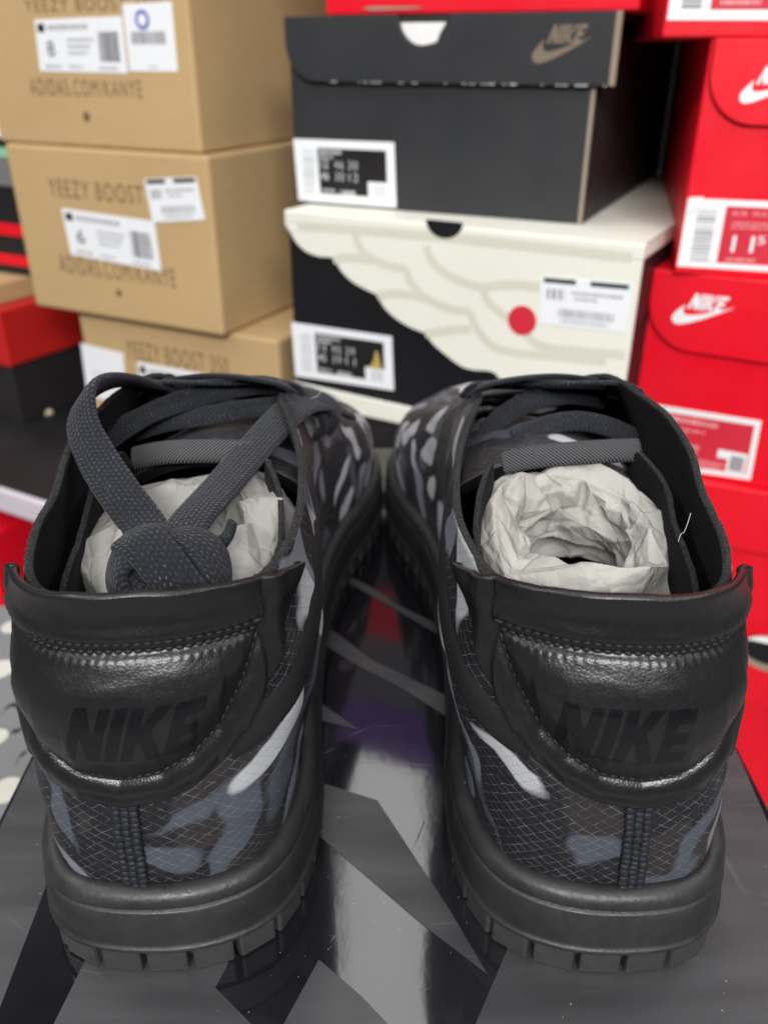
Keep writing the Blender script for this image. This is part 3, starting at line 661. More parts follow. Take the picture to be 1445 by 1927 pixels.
# ------------------------------------------------------------------ the black shoebox the shoes stand on
LX0, LX1, LY0, LY1, LH = -10.85, 11.0, 10.85, 42.3, 11.55
disp = empty('black_shoe_box', (0, 26.7, -LH), 0, 'glossy black shoebox with matte angular shapes, under the pair of shoes', 'shoebox')
oy = -26.7
box('body', (LX0+0.35, LX1-0.35, LY0+0.35+oy, LY1-0.35+oy, 0.0, LH-0.6), M['gloss'], disp, 0.1)
lidb = box('lid', (LX0, LX1, LY0+oy, LY1+oy, LH-4.8, LH), M['gloss'], disp, 0.16, 3)
SHAPES = [
    [(-40, 1640), (62, 1414), (150, 1225), (200, 1225), (170, 1440), (77, 1695), (-20, 1950), (-80, 1990)],
    [(167, 1795), (240, 1600), (470, 1600), (428, 1818), (405, 1860), (478, 1934), (540, 2000), (75, 2000)],
    [(600, 1807), (680, 1876), (735, 1934), (800, 2000), (495, 2000), (533, 1930)],
    [(540, 1458), (607, 1475), (710, 1507), (843, 1709), (917, 1835), (792, 1739), (603, 1576), (540, 1530)],
    [(575, 1158), (620, 1182), (700, 1243), (830, 1305), (860, 1322), (860, 1362), (760, 1298), (660, 1246), (575, 1190)],
    [(660, 1086), (689, 1100), (757, 1143), (830, 1178), (830, 1198), (676, 1108), (650, 1094)],
    [(580, 1312), (597, 1319), (676, 1375), (599, 1355), (580, 1351)],
    [(959, 1777), (1000, 1660), (1250, 1500), (1330, 1390), (1356, 1340), (1400, 1425), (1640, 1990), (894, 1990)],
]
for S in SHAPES:
    V = []
    for px, py in S:
        p = at_z(px, py, 0.0)
        V.append((min(max(p[0], LX0+0.15), LX1-0.15), max(p[1], LY0+0.16)+oy, LH+0.012))
    bm = bmesh.new(); f = bm.faces.new([bm.verts.new([c*CM for c in v]) for v in V]); bm.normal_update()
    if f.normal.z < 0: f.normal_flip()
    bmesh.ops.triangulate(bm, faces=bm.faces[:])
    bm_obj('printed_shape', bm, M['matte'], lidb)

# ------------------------------------------------------------------ the shoes
OUT = [(0.3, 29.2), (1.6, 28.6), (3.1, 27.0), (4.5, 24.5), (4.85, 22), (4.45, 19.5), (3.4, 16), (2.95, 12), (3.05, 8), (3.35, 4.5), (3.15, 2.3), (2.45, .9), (1.15, .18), (-.45, 0), (-1.95, .25), (-2.85, 1.05),
       (-3.35, 2.5), (-3.5, 4.5), (-3.7, 8), (-4.2, 12), (-4.9, 16), (-5.2, 20), (-4.95, 23), (-3.9, 26), (-2.3, 28.1), (-.9, 29.0)]
TOP = [(0, 20.3, 6.2), (.35, 20.2, 6.2), (.8, 19.9, 6.25), (1.15, 19.2, 6.4), (1.4, 17.8, 7.0), (1.55, 16, 7.9), (1.6, 13.6, 9.2), (1.9, 11.2, 10.1), (2.7, 8.2, 9.95), (3.1, 4.8, 10.0), (2.95, 2.6, 10.05), (2.45, 1.25, 10.1), (1.5, .5, 10.2), (.2, .2, 10.3), (-.95, .4, 10.3), (-1.75, 1.15, 10.25),
       (-2.3, 2.7, 10.2), (-2.6, 4.8, 10.2), (-2.95, 8, 10.5), (-2.15, 11.5, 10.62), (-1.45, 13.6, 9.7), (-1.5, 16, 7.9), (-1.3, 17.9, 6.9), (-1.1, 19.2, 6.4), (-.7, 19.9, 6.25), (-.3, 20.2, 6.2)]
NS, NV, ZB = 420, 44, 2.3
_o = catmull(OUT, 40, True); _t = catmull(TOP, 40, True)
_L = np.r_[0, np.cumsum(np.linalg.norm(np.diff(np.vstack([_o, _o[:1]]), axis=0), axis=1))]; PER = _L[-1]
A_HEEL = _L[13*40]
def at_arc(arr, L):
    L = np.mod(L, PER); ext = np.vstack([arr, arr[:1]])
    return np.stack([np.interp(L, _L, ext[:, k]) for k in range(arr.shape[1])], -1)
_tan = at_arc(_o, _L[:-1]+0.25)-at_arc(_o, _L[:-1]-0.25); _tan /= np.linalg.norm(_tan, axis=1)[:, None]
_nrm = np.stack([-_tan[:, 1], _tan[:, 0]], 1)
def outline(a):          # a: arc length from the heel centre, negative towards the medial side (+x)
    L = A_HEEL + np.asarray(a, float); return at_arc(_o, L), at_arc(_nrm, L), at_arc(_t, L)
def wall(a, v, off=0.0):
    B, N, T = outline(a); v = np.asarray(v, float)
    B = B-N*0.50; g = sstep(9, 15, B[..., 1])
    back = np.exp(-(np.asarray(a)/2.6)**2)
    w1 = np.sign(v)*np.abs(v)**1.75; z1 = ZB+(T[..., 2]-ZB)*v
    bul = (0.20-0.10*back)*np.sin(np.pi*np.clip(v, 0, 1)**0.75)
    vc = np.clip(v, 0, 1)
    aa_ = np.asarray(a, float); bul = bul + 0.42*sstep(-2.2, -4.2, aa_)*np.exp(-((v-.62)/.26)**2)
    w2 = 1-np.cos(vc*np.pi/2)**1.2; z2 = ZB+(T[..., 2]-ZB)*np.sin(vc*np.pi/2)**0.9
    w = w1*(1-g)+w2*g; z = z1*(1-g)+z2*g; bul = bul*(1-g)+0.30*np.sin(np.pi*vc)*g
    xy = B*(1-w)[..., None]+T[..., :2]*w[..., None]+N*(bul+off)[..., None]
    return np.concatenate([xy, z[..., None]], -1)
def wall_az(a, z, off=0.0):
    _, _, T = outline(a); return wall(a, (np.asarray(z)-ZB)/(T[..., 2]-ZB), off)
# heel tab borders in (a, z)
KA = np.array([0, .9, 1.6, 2.2, 2.8, 3.3, 3.8, 4.2, 4.8]); KZ = np.array([5.15, 5.32, 5.65, 6.15, 6.95, 7.9, 8.75, 9.3, 9.72])
def z_low(a): return np.interp(np.abs(a), KA, KZ)
def z_rim(a): return 10.70-0.040*np.asarray(a)**2
def letters_sdf(x, z):
    """signed distance (positive inside) to the four slanted letters, letter height 1, origin at lower left"""
    P = {'N': [(0, 0), (.27, 0), (.27, .52), (.55, 0), (.86, 0), (.86, 1), (.59, 1), (.59, .48), (.31, 1), (0, 1)], 'I': [(0, 0), (.30, 0), (.30, 1), (0, 1)],
         'K': [(0, 0), (.28, 0), (.28, .34), (.34, .44), (.58, 0), (.92, 0), (.54, .60), (.88, 1), (.54, 1), (.28, .66), (.28, 1), (0, 1)],
         'E': [(0, 0), (.70, 0), (.70, .24), (.28, .24), (.28, .39), (.62, .39), (.62, .61), (.28, .61), (.28, .76), (.70, .76), (.70, 1), (0, 1)]}
    xs = x - z*0.36; best = np.full(x.shape, -9.0); off = 0.0
    for ch, adv in (('N', .95), ('I', .39), ('K', .94), ('E', .7)):
        pg = np.array(P[ch])*np.array([1.0, 1.0])+np.array([off, 0]); n = len(pg); d = np.full(x.shape, 9.0); ins = np.zeros(x.shape, bool)
        for i in range(n):
            p, q = pg[i], pg[(i+1) % n]; e = q-p; t = np.clip(((xs-p[0])*e[0]+(z-p[1])*e[1])/(e@e), 0, 1)
            d = np.minimum(d, np.hypot(xs-p[0]-t*e[0], z-p[1]-t*e[1]))
            c = ((p[1] > z) != (q[1] > z)); 
            with np.errstate(divide='ignore', invalid='ignore'): xi = p[0]+(z-p[1])/(q[1]-p[1] if q[1] != p[1] else 1e-9)*e[0]
            ins ^= c & (xs < xi)
        best = np.maximum(best, np.where(ins, d, -d)); off += adv
    return best
def camo(u, v, seed, fixed=()):
    rnd = random.Random(seed); out = {k: np.full(u.shape, -5.0) for k in ('camo_w', 'camo_l', 'camo_s', 'camo_d')}
    wu = np.array([noise.noise(Vector((x*0.8, y*0.8, seed)))+.18*noise.noise(Vector((x*2.3, y*2.3, seed))) for x, y in zip(u.ravel(), v.ravel())]).reshape(u.shape)*0.55
    wv = np.array([noise.noise(Vector((x*0.8+9, y*0.8, seed)))+.18*noise.noise(Vector((x*2.3+5, y*2.3, seed))) for x, y in zip(u.ravel(), v.ravel())]).reshape(u.shape)*0.55
    U, V = u+wu, v+wv
    def add(k, cx, cy, rx, ry, ang):
        ca, sa = math.cos(R(ang)), math.sin(R(ang)); x = (U-cx)*ca+(V-cy)*sa; y = -(U-cx)*sa+(V-cy)*ca
        d = (1-np.sqrt((x/rx)**2+(y/ry)**2))*min(rx, ry); out[k] = np.maximum(out[k], d)
    def cut(k, cx, cy, rx, ry, ang):
        ca, sa = math.cos(R(ang)), math.sin(R(ang)); x = (U-cx)*ca+(V-cy)*sa; y = -(U-cx)*sa+(V-cy)*ca
        out[k] = np.minimum(out[k], -(1-np.sqrt((x/rx)**2+(y/ry)**2))*min(rx, ry))
    u0, u1 = u.min(), u.max(); v0, v1 = v.min(), v.max()
    area_ = (u1-u0)*(v1-v0)
    for k, dens, rl, rs in (('camo_d', .26, (1.2, 2.4), (.4, .8)), ('camo_s', .09, (0.9, 2.0), (.35, .62)), ('camo_l', .06, (.8, 1.6), (.28, .5)), ('camo_w', .105, (.6, 1.3), (.32, .6))):
        for _ in range(int(area_*dens)):
            cx, cy = rnd.uniform(u0, u1), rnd.uniform(v0, v1)
            if fixed and abs(cx) < 4.6 and cy < 6.5 and k != 'camo_d': continue
            add(k, cx, cy, rnd.uniform(*rl), rnd.uniform(*rs), rnd.choice((1, -1))*rnd.uniform(35, 75))
    for k, cx, cy, rx, ry, ang in fixed: add(k, cx, cy, rx, ry, ang)
    return out

def ribbon(name, pts, hint, width, th, mat, parent, n=10, taper=None, mirror=1, close=False):
    P = catmull(pts, n); m = len(P); T = np.gradient(P, axis=0); T /= np.linalg.norm(T, axis=1)[:, None]
    Hn = np.asarray(hint, float)
    Hn = np.repeat(Hn[None], m, 0) if Hn.ndim == 1 else catmull(Hn, n)
    V, UV = [], []; k = 14; Ls = np.r_[0, np.cumsum(np.linalg.norm(np.diff(P, axis=0), axis=1))]
    for i in range(m):
        b = np.cross(T[i], Hn[i]); b /= np.linalg.norm(b)+1e-9; nn = np.cross(b, T[i])
        w = width*(taper[0]+(taper[1]-taper[0])*i/(m-1) if taper else 1.0)
        for j in range(k):
            t = 2*math.pi*j/k; cx = math.copysign(abs(math.cos(t))**0.7, math.cos(t)); sy = math.copysign(abs(math.sin(t))**0.8, math.sin(t))
            V.append(P[i]+b*cx*w/2+nn*sy*th/2); UV.append((Ls[i], 0.5+0.5*cx))
    Fc = [(i*k+j, i*k+(j+1) % k, (i+1)*k+(j+1) % k, (i+1)*k+j) for i in range(m-1) for j in range(k)]
    Fc += [tuple(range(k))[::-1], tuple((m-1)*k+j for j in range(k))]
    V = [(v[0]*mirror, v[1], v[2]) for v in V]
    return mesh_obj(name, V, Fc if mirror > 0 else [f[::-1] for f in Fc], mat, parent, uv=UV)
def hairs(name, pts, dirs, ln, mat, parent, seed=0, w=0.006):
    """short loose fibres as thin slivers"""
    rnd = random.Random(seed); V, Fc = [], []
    for p, d in zip(pts, dirs):
        d = np.array(d)+np.array([rnd.gauss(0, .7) for _ in range(3)]); d /= np.linalg.norm(d); s = np.cross(d, (rnd.random(), rnd.random(), rnd.random())); s /= np.linalg.norm(s)+1e-9
        L = ln*rnd.uniform(0.4, 1.3); bend = np.array([rnd.gauss(0, .35) for _ in range(3)])*L; i = len(V)
        V += [p-s*w, p+s*w, p+d*L*.55+bend*.3+s*w*.8, p+d*L*.55+bend*.3-s*w*.8, p+d*L+bend]; Fc += [(i, i+1, i+2, i+3), (i+3, i+2, i+4)]
    return mesh_obj(name, V, Fc, mat, parent, smooth=False, kind='stuff')
M['fibre'] = m_board('loose_fibre', (0.07, 0.072, 0.085), 0.9)
M['fibre_dark'] = m_board('dark_fibre', (0.035, 0.035, 0.037), 0.9)

def make_shoe(m, loc, rz, label, seed, fixed, letters_a0, lean=0.0):
    """m = +1 for the left shoe (medial side +x), -1 mirrors it"""
    root = empty('sneaker', loc, rz, label, 'shoe', 'pair of camouflage sneakers')
    fl = m < 0
    def mir(V):
        V = np.array(V, float).reshape(-1, 3); V[:, 0] = (V[:, 0]+lean*(np.clip(V[:, 2]-1.5, 0, 9)/9)**1.1)*m; return V
    # ---- outsole and its lugs
    aa = np.linspace(0, PER, 241)[:-1]; o2, n2, _ = outline(aa)
    V = []; prof = [(-1.1, .22), (-.32, .22), (-.30, .80), (-1.1, .80)]
    for i in range(len(aa)):
        for of, z in prof: V.append((*(o2[i]+n2[i]*of), z))
    Fc = [(i*4+j, i*4+(j+1) % 4, ((i+1) % 240)*4+(j+1) % 4, ((i+1) % 240)*4+j) for i in range(240) for j in range(4)]
    outs = mesh_obj('outsole', mir(V), [f[::-1] for f in Fc] if not fl else Fc, M['tread'], root, smooth=False)
    bm = box_bm(-.47, .47, -.95, 0, 0, .84, .07, 2); me = bpy.data.meshes.new('tread_lug'); bm.to_mesh(me); bm.free(); me.materials.append(M['tread'])
    nl = int(PER/1.08)
    for i in range(nl):
        a = (i+0.5)*PER/nl; p, nn, _ = outline(np.array(a)); p = p-nn*0.03
        lg = bpy.data.objects.new('tread_lug', me); COL.objects.link(lg); lg.parent = outs
        lg.location = (p[0]*m*CM, p[1]*CM, 0.0003*((i*37) % 5)/5); lg.rotation_euler = (0, 0, math.atan2(nn[1], nn[0]*m)-math.pi/2)
    # ---- midsole: moulded wall, lip, stitch groove, rolled shoulder
    prof = [(-.9, .80), (-.12, .80), (-.02, .79), (.05, .82), (.075, .88), (.045, .94), (.0, .97), (-.005, 1.05), (.005, 1.4), (-.01, 1.8), (-.04, 2.04), (-.065, 2.09), (-.13, 2.10), (-.15, 2.13), (-.13, 2.17), (-.075, 2.18), (-.055, 2.24), (-.07, 2.36), (-.13, 2.48), (-.24, 2.57), (-.38, 2.60), (-.50, 2.57), (-.56, 2.50), (-.62, 2.30), (-.9, 2.25)]
    aa = np.linspace(0, PER, 421)[:-1]; o2, n2, _ = outline(aa); V = []; K = len(prof)
    for i in range(420):
        wob = 0.012*noise.noise(Vector((o2[i][0]*.7, o2[i][1]*.7, 3.3*m)))
        for of, z in prof: V.append((*(o2[i]+n2[i]*(of+wob)), z+wob*1.2))
    Fc = [(i*K+j, i*K+j+1, ((i+1) % 420)*K+j+1, ((i+1) % 420)*K+j) for i in range(420) for j in range(K-1)]
    mesh_obj('midsole', mir(V), [f[::-1] for f in Fc] if not fl else Fc, M['rubber'], root)
    # insole
    V = [(0, 12, 2.4)]+[(*(o2[i]-n2[i]*.7), 2.4) for i in range(0, 420, 6)]; mesh_obj('insole', mir(V), [(0, 1+i, 1+(i+1) % 70) for i in range(70)], M['lining'], root, smooth=False)
    # ---- upper
    aa = np.linspace(-PER/2, PER/2, NS); vv = np.linspace(-0.02, 1, NV); A_, V_ = np.meshgrid(aa, vv, indexing='ij')
    G = wall(A_, V_)
    G[..., :2] += 0.0
    dl = np.r_[0, np.ones(NV-1)]
    Lv = np.concatenate([np.zeros((NS, 1)), np.cumsum(np.linalg.norm(np.diff(G, axis=1), axis=2), axis=1)], 1)
    shrink = 1.0
    cam_ = camo(A_, Lv, seed, fixed); uv = np.stack([A_.ravel(), Lv.ravel()], 1)
    # a little puckering of the cloth
    Nn = np.cross(np.gradient(G, axis=0), np.gradient(G, axis=1)); Nn /= np.linalg.norm(Nn, axis=2)[..., None]+1e-9
    pk = np.array([noise.noise(Vector((p[0]*.9, p[1]*.9, p[2]*1.3+seed))) for p in G.reshape(-1, 3)]).reshape(NS, NV)
    G = G+Nn*(pk*0.07*np.sin(np.pi*np.clip(V_, 0, 1)))[..., None]
    # ragged cut edge at the collar
    rg = np.array([noise.noise(Vector((a*2.2, seed, 0)))*.03+noise.noise(Vector((a*.7, seed, 4)))*.06 for a in aa]); G[:, :, 2] += rg[:, None]*np.clip((V_-.7)/.3, 0, 1)
    up = mesh_obj('upper', mir(G), grid_faces(NS, NV, flip=not fl), [M['fabric'], M['suede'], M['edge']], root, uv=uv, attrs=cam_)
    so = up.modifiers.new('thickness', 'SOLIDIFY'); so.thickness = 0.17*CM; so.offset = -1; so.material_offset = 1; so.material_offset_rim = 2
    # ---- suede collar facing that shows above the heel tab, seen from inside, and the inner sleeve
    def strip(name, a0, a1, inset, ztop, depth, mat, thick, nn=130):
        ar = np.linspace(a0, a1, nn); B, N, T = outline(ar); t = np.linspace(0, 1, 14); V = []
        for i in range(nn):
            nin = -N[i]; ln = np.array([T[i][0]-0.35, (T[i][1]-6)*.8]); ln = ln/(np.linalg.norm(ln)+1e-6)
            zt = ztop(T[i], ar[i])-0.9*float(sstep(10.7, 11.5, abs(ar[i])))
            for q in t:
                rr = inset+0.45*float(sstep(8, 11.5, abs(ar[i])))+0.10*math.sin(q*3.0)+0.05*noise.noise(Vector((ar[i]*.5, q*2, seed)))
                V.append((T[i][0]-ln[0]*rr, T[i][1]-ln[1]*rr, zt-depth*q+0.05*noise.noise(Vector((ar[i]*1.7, 2, seed)))))
        ob = mesh_obj(name, mir(V), grid_faces(nn, 14, flip=not fl), [mat, M['edge']], root)
        s_ = ob.modifiers.new('thickness', 'SOLIDIFY'); s_.thickness = thick*CM; s_.offset = 0; s_.material_offset_rim = 1
        return ob
    strip('inner_sleeve', -11.5, 11.5, 0.55, lambda T, a: 9.35-0.9*math.exp(-(a/5.0)**2)+0.35*sstep(7, 12, abs(a)), 4.5, M['lining'], 0.14)
    # ---- heel tab
    na, nq = 170, 100; ar = np.linspace(-4.75, 3.42, na); qs = np.linspace(0, 1, nq); A2, Q2 = np.meshgrid(ar, qs, indexing='ij')
    zl, zr = z_low(ar)[:, None], z_rim(ar)[:, None]; Z2 = zl+(zr-zl)*Q2
    zs_lo = np.interp(np.abs(ar), [0, .9, 1.6, 2.2, 2.7, 3.0, 3.2], [6.05, 6.22, 6.62, 7.2, 8.1, 8.8, 9.3])[:, None]
    slope = np.abs(np.gradient(zs_lo[:, 0], ar))[:, None]; zs_hi = (9.34-0.012*ar**2)[:, None]
    dlo = (Z2-zs_lo)/np.sqrt(1+slope**2); dhi = zs_hi-Z2; d = np.minimum(dlo, dhi); d = np.where(np.abs(A2) > 3.2, -np.abs(np.abs(A2)-3.2)-.01, d)
    low_in = (Z2-zl)
    off = 0.16*sstep(0, .10, low_in+0.02)+0.0
    pil = np.minimum(np.clip(dhi, 0, 9)*.80, np.clip(dlo, 0, 9)*1.25); pil = np.where(d > 0, pil, 0)
    tt = np.clip(dhi/1.75, 0, 1); p1 = 0.60*(1-(1-tt)**2); p2 = 0.58*(1-np.exp(-(np.clip(dlo, 0, 9)*1.1/.85)**1.2)); kk = 11.0
    sm = -np.log(np.exp(-kk*p1)+np.exp(-kk*p2))/kk; off += np.where(d > 0, np.clip(sm, 0, 9), 0)
    off -= 0.085*np.exp(-(d/.075)**2)
    frame = np.clip(-d, 0, 9); off += 0.11*np.exp(-((frame-.36)/.24)**2)*(low_in > .1)
    off += 0.010*np.sin(2*np.pi*A2/.20)*(np.exp(-((dhi-.10)/.09)**2)+np.exp(-((dhi+.36)/.09)**2))*(np.abs(A2) < 3.1)
    off += 0.10*np.exp(-((Z2-zs_hi-.62)/.40)**2)-.07*np.exp(-((dhi+.24)/.06)**2)*(np.abs(A2) < 3.1)
    off += 0.16*sstep(9.9, 10.75, Z2)+np.where(A2 > 0, .07*sstep(2.6, 3.75, A2), .14*sstep(2.9, 4.5, -A2))*sstep(8.8, 10.2, Z2)
    P3 = wall_az(A2, Z2, off)
    wr = np.array([noise.noise(Vector((a*1.0, z*2.6, seed)))*.022+noise.noise(Vector((a*2.5, z*6, seed)))*.006 for a, z in zip(A2.ravel(), Z2.ravel())]).reshape(A2.shape)
    P3[..., 1] -= wr*sstep(0, .4, low_in); P3[..., 2] += 0.05*np.array([noise.noise(Vector((a*.9, 7, seed))) for a in ar])[:, None]*sstep(9.5, 10.6, Z2)
    lh = 1.42; sx = (-A2 if m > 0 else A2)   # reading direction seen from behind: +x in the world
    sd = letters_sdf((sx-letters_a0)/(lh*0.60), (Z2-6.98)/lh)*lh
    tab = mesh_obj('heel_tab', mir(P3), grid_faces(na, nq, flip=not fl), [M['leather'], M['suede'], M['edge']], root, attrs={'logo': sd})
    so = tab.modifiers.new('thickness', 'SOLIDIFY'); so.thickness = 0.16*CM; so.offset = -1; so.material_offset = 1; so.material_offset_rim = 0
    # stitches along the tab's seams
    def tabpt(a, z):
        i = np.clip((a+4.75)/8.17*(na-1), 0, na-1.001); z0 = np.interp(a, ar, z_low(ar)); z1 = z_rim(a); j = np.clip((z-z0)/(z1-z0)*(nq-1), 0, nq-1.001)
        i0, j0 = int(i), int(j); fi, fj = i-i0, j-j0
        return (P3[i0, j0]*(1-fi)+P3[i0+1, j0]*fi)*(1-fj)+(P3[i0, j0+1]*(1-fi)+P3[i0+1, j0+1]*fi)*fj
    bm = bmesh.new()
    def stitch(p, q, r=0.056):
        p, q = np.array(p), np.array(q); dvec = q-p; L = np.linalg.norm(dvec); t = dvec/L; u = np.cross(t, (0, 1, 0)); u /= np.linalg.norm(u)+1e-9; w = np.cross(t, u); rings = []
        for f_, rr in ((0, .45), (.2, .95), (.5, 1.1), (.8, .95), (1, .45)):
            c = p+dvec*f_; rings.append([bm.verts.new([x*CM for x in mir(c+(u*math.cos(k*math.pi/3)+w*math.sin(k*math.pi/3))*r*rr)[0]]) for k in range(6)])
        for a_, b_ in zip(rings[:-1], rings[1:]):
            for k in range(6): bm.faces.new((a_[k], a_[(k+1) % 6], b_[(k+1) % 6], b_[k]))
    def run(pts, gap=0.03):
        C = resample(pts, max(4, int(np.linalg.norm(np.diff(np.array(pts), axis=0), axis=1).sum()/0.20)))
        for p, q in zip(C[:-1], C[1:]):
            dd = (q-p); stitch(tabpt(*(p+dd*.06))+[0, -.005, .0], tabpt(*(p+dd*.94))+[0, -.005, .0])
    lo = [(a, float(np.interp(a, ar, zs_lo[:, 0]))) for a in np.linspace(-3.12, 3.12, 60)]
    run(lo)
    for dz in (0.0, 0.24): run([(a, 9.34-.012*a*a+dz) for a in np.linspace(-3.15, 3.15, 50)])
    bmesh.ops.recalc_face_normals(bm, faces=bm.faces[:]); bm_obj('stitching', bm, M['thread'], tab, True, kind='stuff')
    # ---- corded tape down the heel seam: three columns of fat stitches on a backing strip
    bm = bmesh.new(); V = []; zz = np.linspace(2.35, 5.35, 24)
    for z in zz:
        for da in (-.31, -.27, .27, .31): V.append(wall_az(np.array(da), np.array(z), np.array(0.05 if abs(da) < .3 else -.02)))
    tape = mesh_obj('heel_seam_tape', mir(V), grid_faces(24, 4, flip=fl), M['seam'], root)
    rnd = random.Random(seed)
    for ci, ca in enumerate((-.20, 0.0, .20)):
        z = 2.42+rnd.uniform(0, .08)
        while z < 5.3:
            h = rnd.uniform(.15, .24); c = wall_az(np.array(ca+rnd.uniform(-.012, .012)), np.array(z+h/2), np.array(.075)); 
            r_ = bmesh.ops.create_icosphere(bm, subdivisions=2, radius=1.0)
            for v in r_['verts']:
                n_ = 1+0.30*noise.noise(Vector((v.co.x*3+z*9, v.co.y*3, v.co.z*3))); v.co = Vector([q_*CM for q_ in mir((c[0]+v.co.x*.118*n_, c[1]+v.co.y*.075*n_, c[2]+v.co.z*h*.60*n_))[0]])
            z += h*.97
    bmesh.ops.recalc_face_normals(bm, faces=bm.faces[:]); bm_obj('cord_stitches', bm, M['seam'], tape, True, kind='stuff')
    # ---- matte side band (tail of the side mark) on the medial quarter
    for sgn in (-1, 1):
        ar2 = np.linspace(2.5, 14, 70)*sgn; V = []
        for a in ar2:
            t = (abs(a)-2.5)/11.5; zc = 6.5+1.75*math.sin(min(1, t*1.9)*math.pi/2)-3.2*max(0, t-.45)**1.1; hw = 0.55*(1-.2*t)
            for k in np.linspace(-1, 1, 7): V.append(wall_az(np.array(a), np.array(zc+hw*k), np.array(.055*(1-abs(k)**6))))
        mesh_obj('side_band', mir(V), grid_faces(70, 7, flip=(fl if sgn > 0 else not fl)), M['band'], root)
    # ---- tongue
    nu, nt = 34, 40; cl = catmull([(0.15, 20.4, 5.7), (0.1, 17, 7.1), (0.1, 13.5, 8.5), (0.15, 10.5, 9.15), (.2, 8.7, 9.3)], 10); cl = resample(cl, nt); V = []
    U3, T3 = np.meshgrid(np.linspace(-1, 1, nu), np.linspace(0, 1, nt), indexing='ij')
    for i in range(nu):
        for j in range(nt):
            u = U3[i, j]; hw = 1.6+0.9*T3[i, j]; V.append((cl[j][0]+u*hw, cl[j][1]-.25*u*u, cl[j][2]-.75*u*u*(.5+.5*T3[i, j])))
    tg = mesh_obj('tongue', mir(V), grid_faces(nu, nt, flip=not fl), [M['fabric'], M['lining']], root, uv=np.stack([U3.ravel()*2.2, T3.ravel()*13], 1), attrs=camo(U3*2.2, T3*13, seed+5))
    so = tg.modifiers.new('thickness', 'SOLIDIFY'); so.thickness = 0.28*CM; so.offset = -1; so.material_offset = 1; so.material_offset_rim = 1
    tl = [(-1.75, 8.75, 9.15), (-.9, 8.55, 9.42), (0.2, 8.45, 9.52), (1.2, 8.55, 9.45), (1.85, 8.75, 9.25)] if m > 0 else [(-1.85, 8.7, 9.45), (-.8, 8.5, 9.5), (.2, 8.45, 9.45), (1.1, 8.55, 9.3), (1.75, 8.75, 9.05)]
    tl = [(x_, y_, z_+.06) for x_, y_, z_ in tl]
    ribbon('tongue_tab', tl, (0, -0.75, 0.66), 0.66, 0.36, M['twill'], tg, mirror=m)
    # ---- laces across the throat
    for i, y in enumerate((19.0, 17.4, 15.8, 14.2, 12.7)):
        zt = np.interp(y, [11.2, 13.8, 16, 17.9, 19.2], [10.3, 9.25, 7.95, 7.0, 6.45])+.22; xm = np.interp(y, [11, 14, 19], [2.0, 1.9, 1.6]); dy = 1.35
        for s_ in (1, -1):
            ribbon('lace', [(-xm*s_*1.25, y+.1, zt-.30), (-xm*s_, y, zt+.05), (0, y-dy*.5, zt+.40+.12*s_), (xm*s_, y-dy, zt+.52), (xm*s_*1.22, y-dy-.1, zt+.2)], (0, .35, .94), 0.72, 0.17, M['lace'], root, mirror=m)
    # ---- loose fibres along the cut edges
    rnd = random.Random(seed+3); pts, dirs = [], []
    for _ in range(900):
        a = rnd.uniform(-16, 16); p = wall(np.array(a), np.array(1.0)); i = int((a+PER/2)/PER*(NS-1)); p = p+np.array([0, 0, rg[i]]); pts.append(mir(p)[0]+np.array([rnd.uniform(-.05, .05), rnd.uniform(-.05, .05), -.03])); dirs.append((rnd.gauss(0, .6), rnd.gauss(0, .6), .7))
    hairs('edge_fibres', pts, dirs, .09, M['fibre_dark'], up, seed, .004)
    return root

FIX_L = [('camo_s', -.75, 1.3, .85, .33, 8), ('camo_s', -2.6, 1.9, 2.0, .60, -72), ('camo_w', -3.6, 4.0, 1.35, .50, -58), ('camo_s', -4.2, 2.9, 1.8, .45, -70), ('camo_l', -4.9, 1.6, 1.5, .35, -72), ('camo_s', 1.9, 2.6, 1.4, .30, 68), ('camo_l', 2.4, .9, 1.5, .28, 30), ('camo_d', 1.2, 1.2, .9, .5, 20), ('camo_s', -1.6, 2.7, 1.3, .22, -30)]
FIX_R = [('camo_s', -.9, 1.55, .95, .33, 8), ('camo_w', -2.9, 3.5, 1.1, .36, -48), ('camo_s', -4.4, 2.2, 1.7, .30, -65), ('camo_s', 1.9, 1.9, 1.7, .24, 52), ('camo_l', 3.0, 2.0, 1.7, .35, 62), ('camo_s', .8, .6, .9, .3, 10), ('camo_l', -4.9, 3.6, 1.7, .22, -68)]
shoe_l = make_shoe(1, (-5.12, 12.32, 0.0), R(-0.5), 'left camouflage sneaker with its laces knotted over the opening', 11, FIX_L, -0.95, 0.12)
shoe_r = make_shoe(-1, (5.10, 12.28, 0.0), R(0.5), 'right camouflage sneaker with an open collar and hollow paper stuffing', 29, FIX_R, -1.9, 0.36)

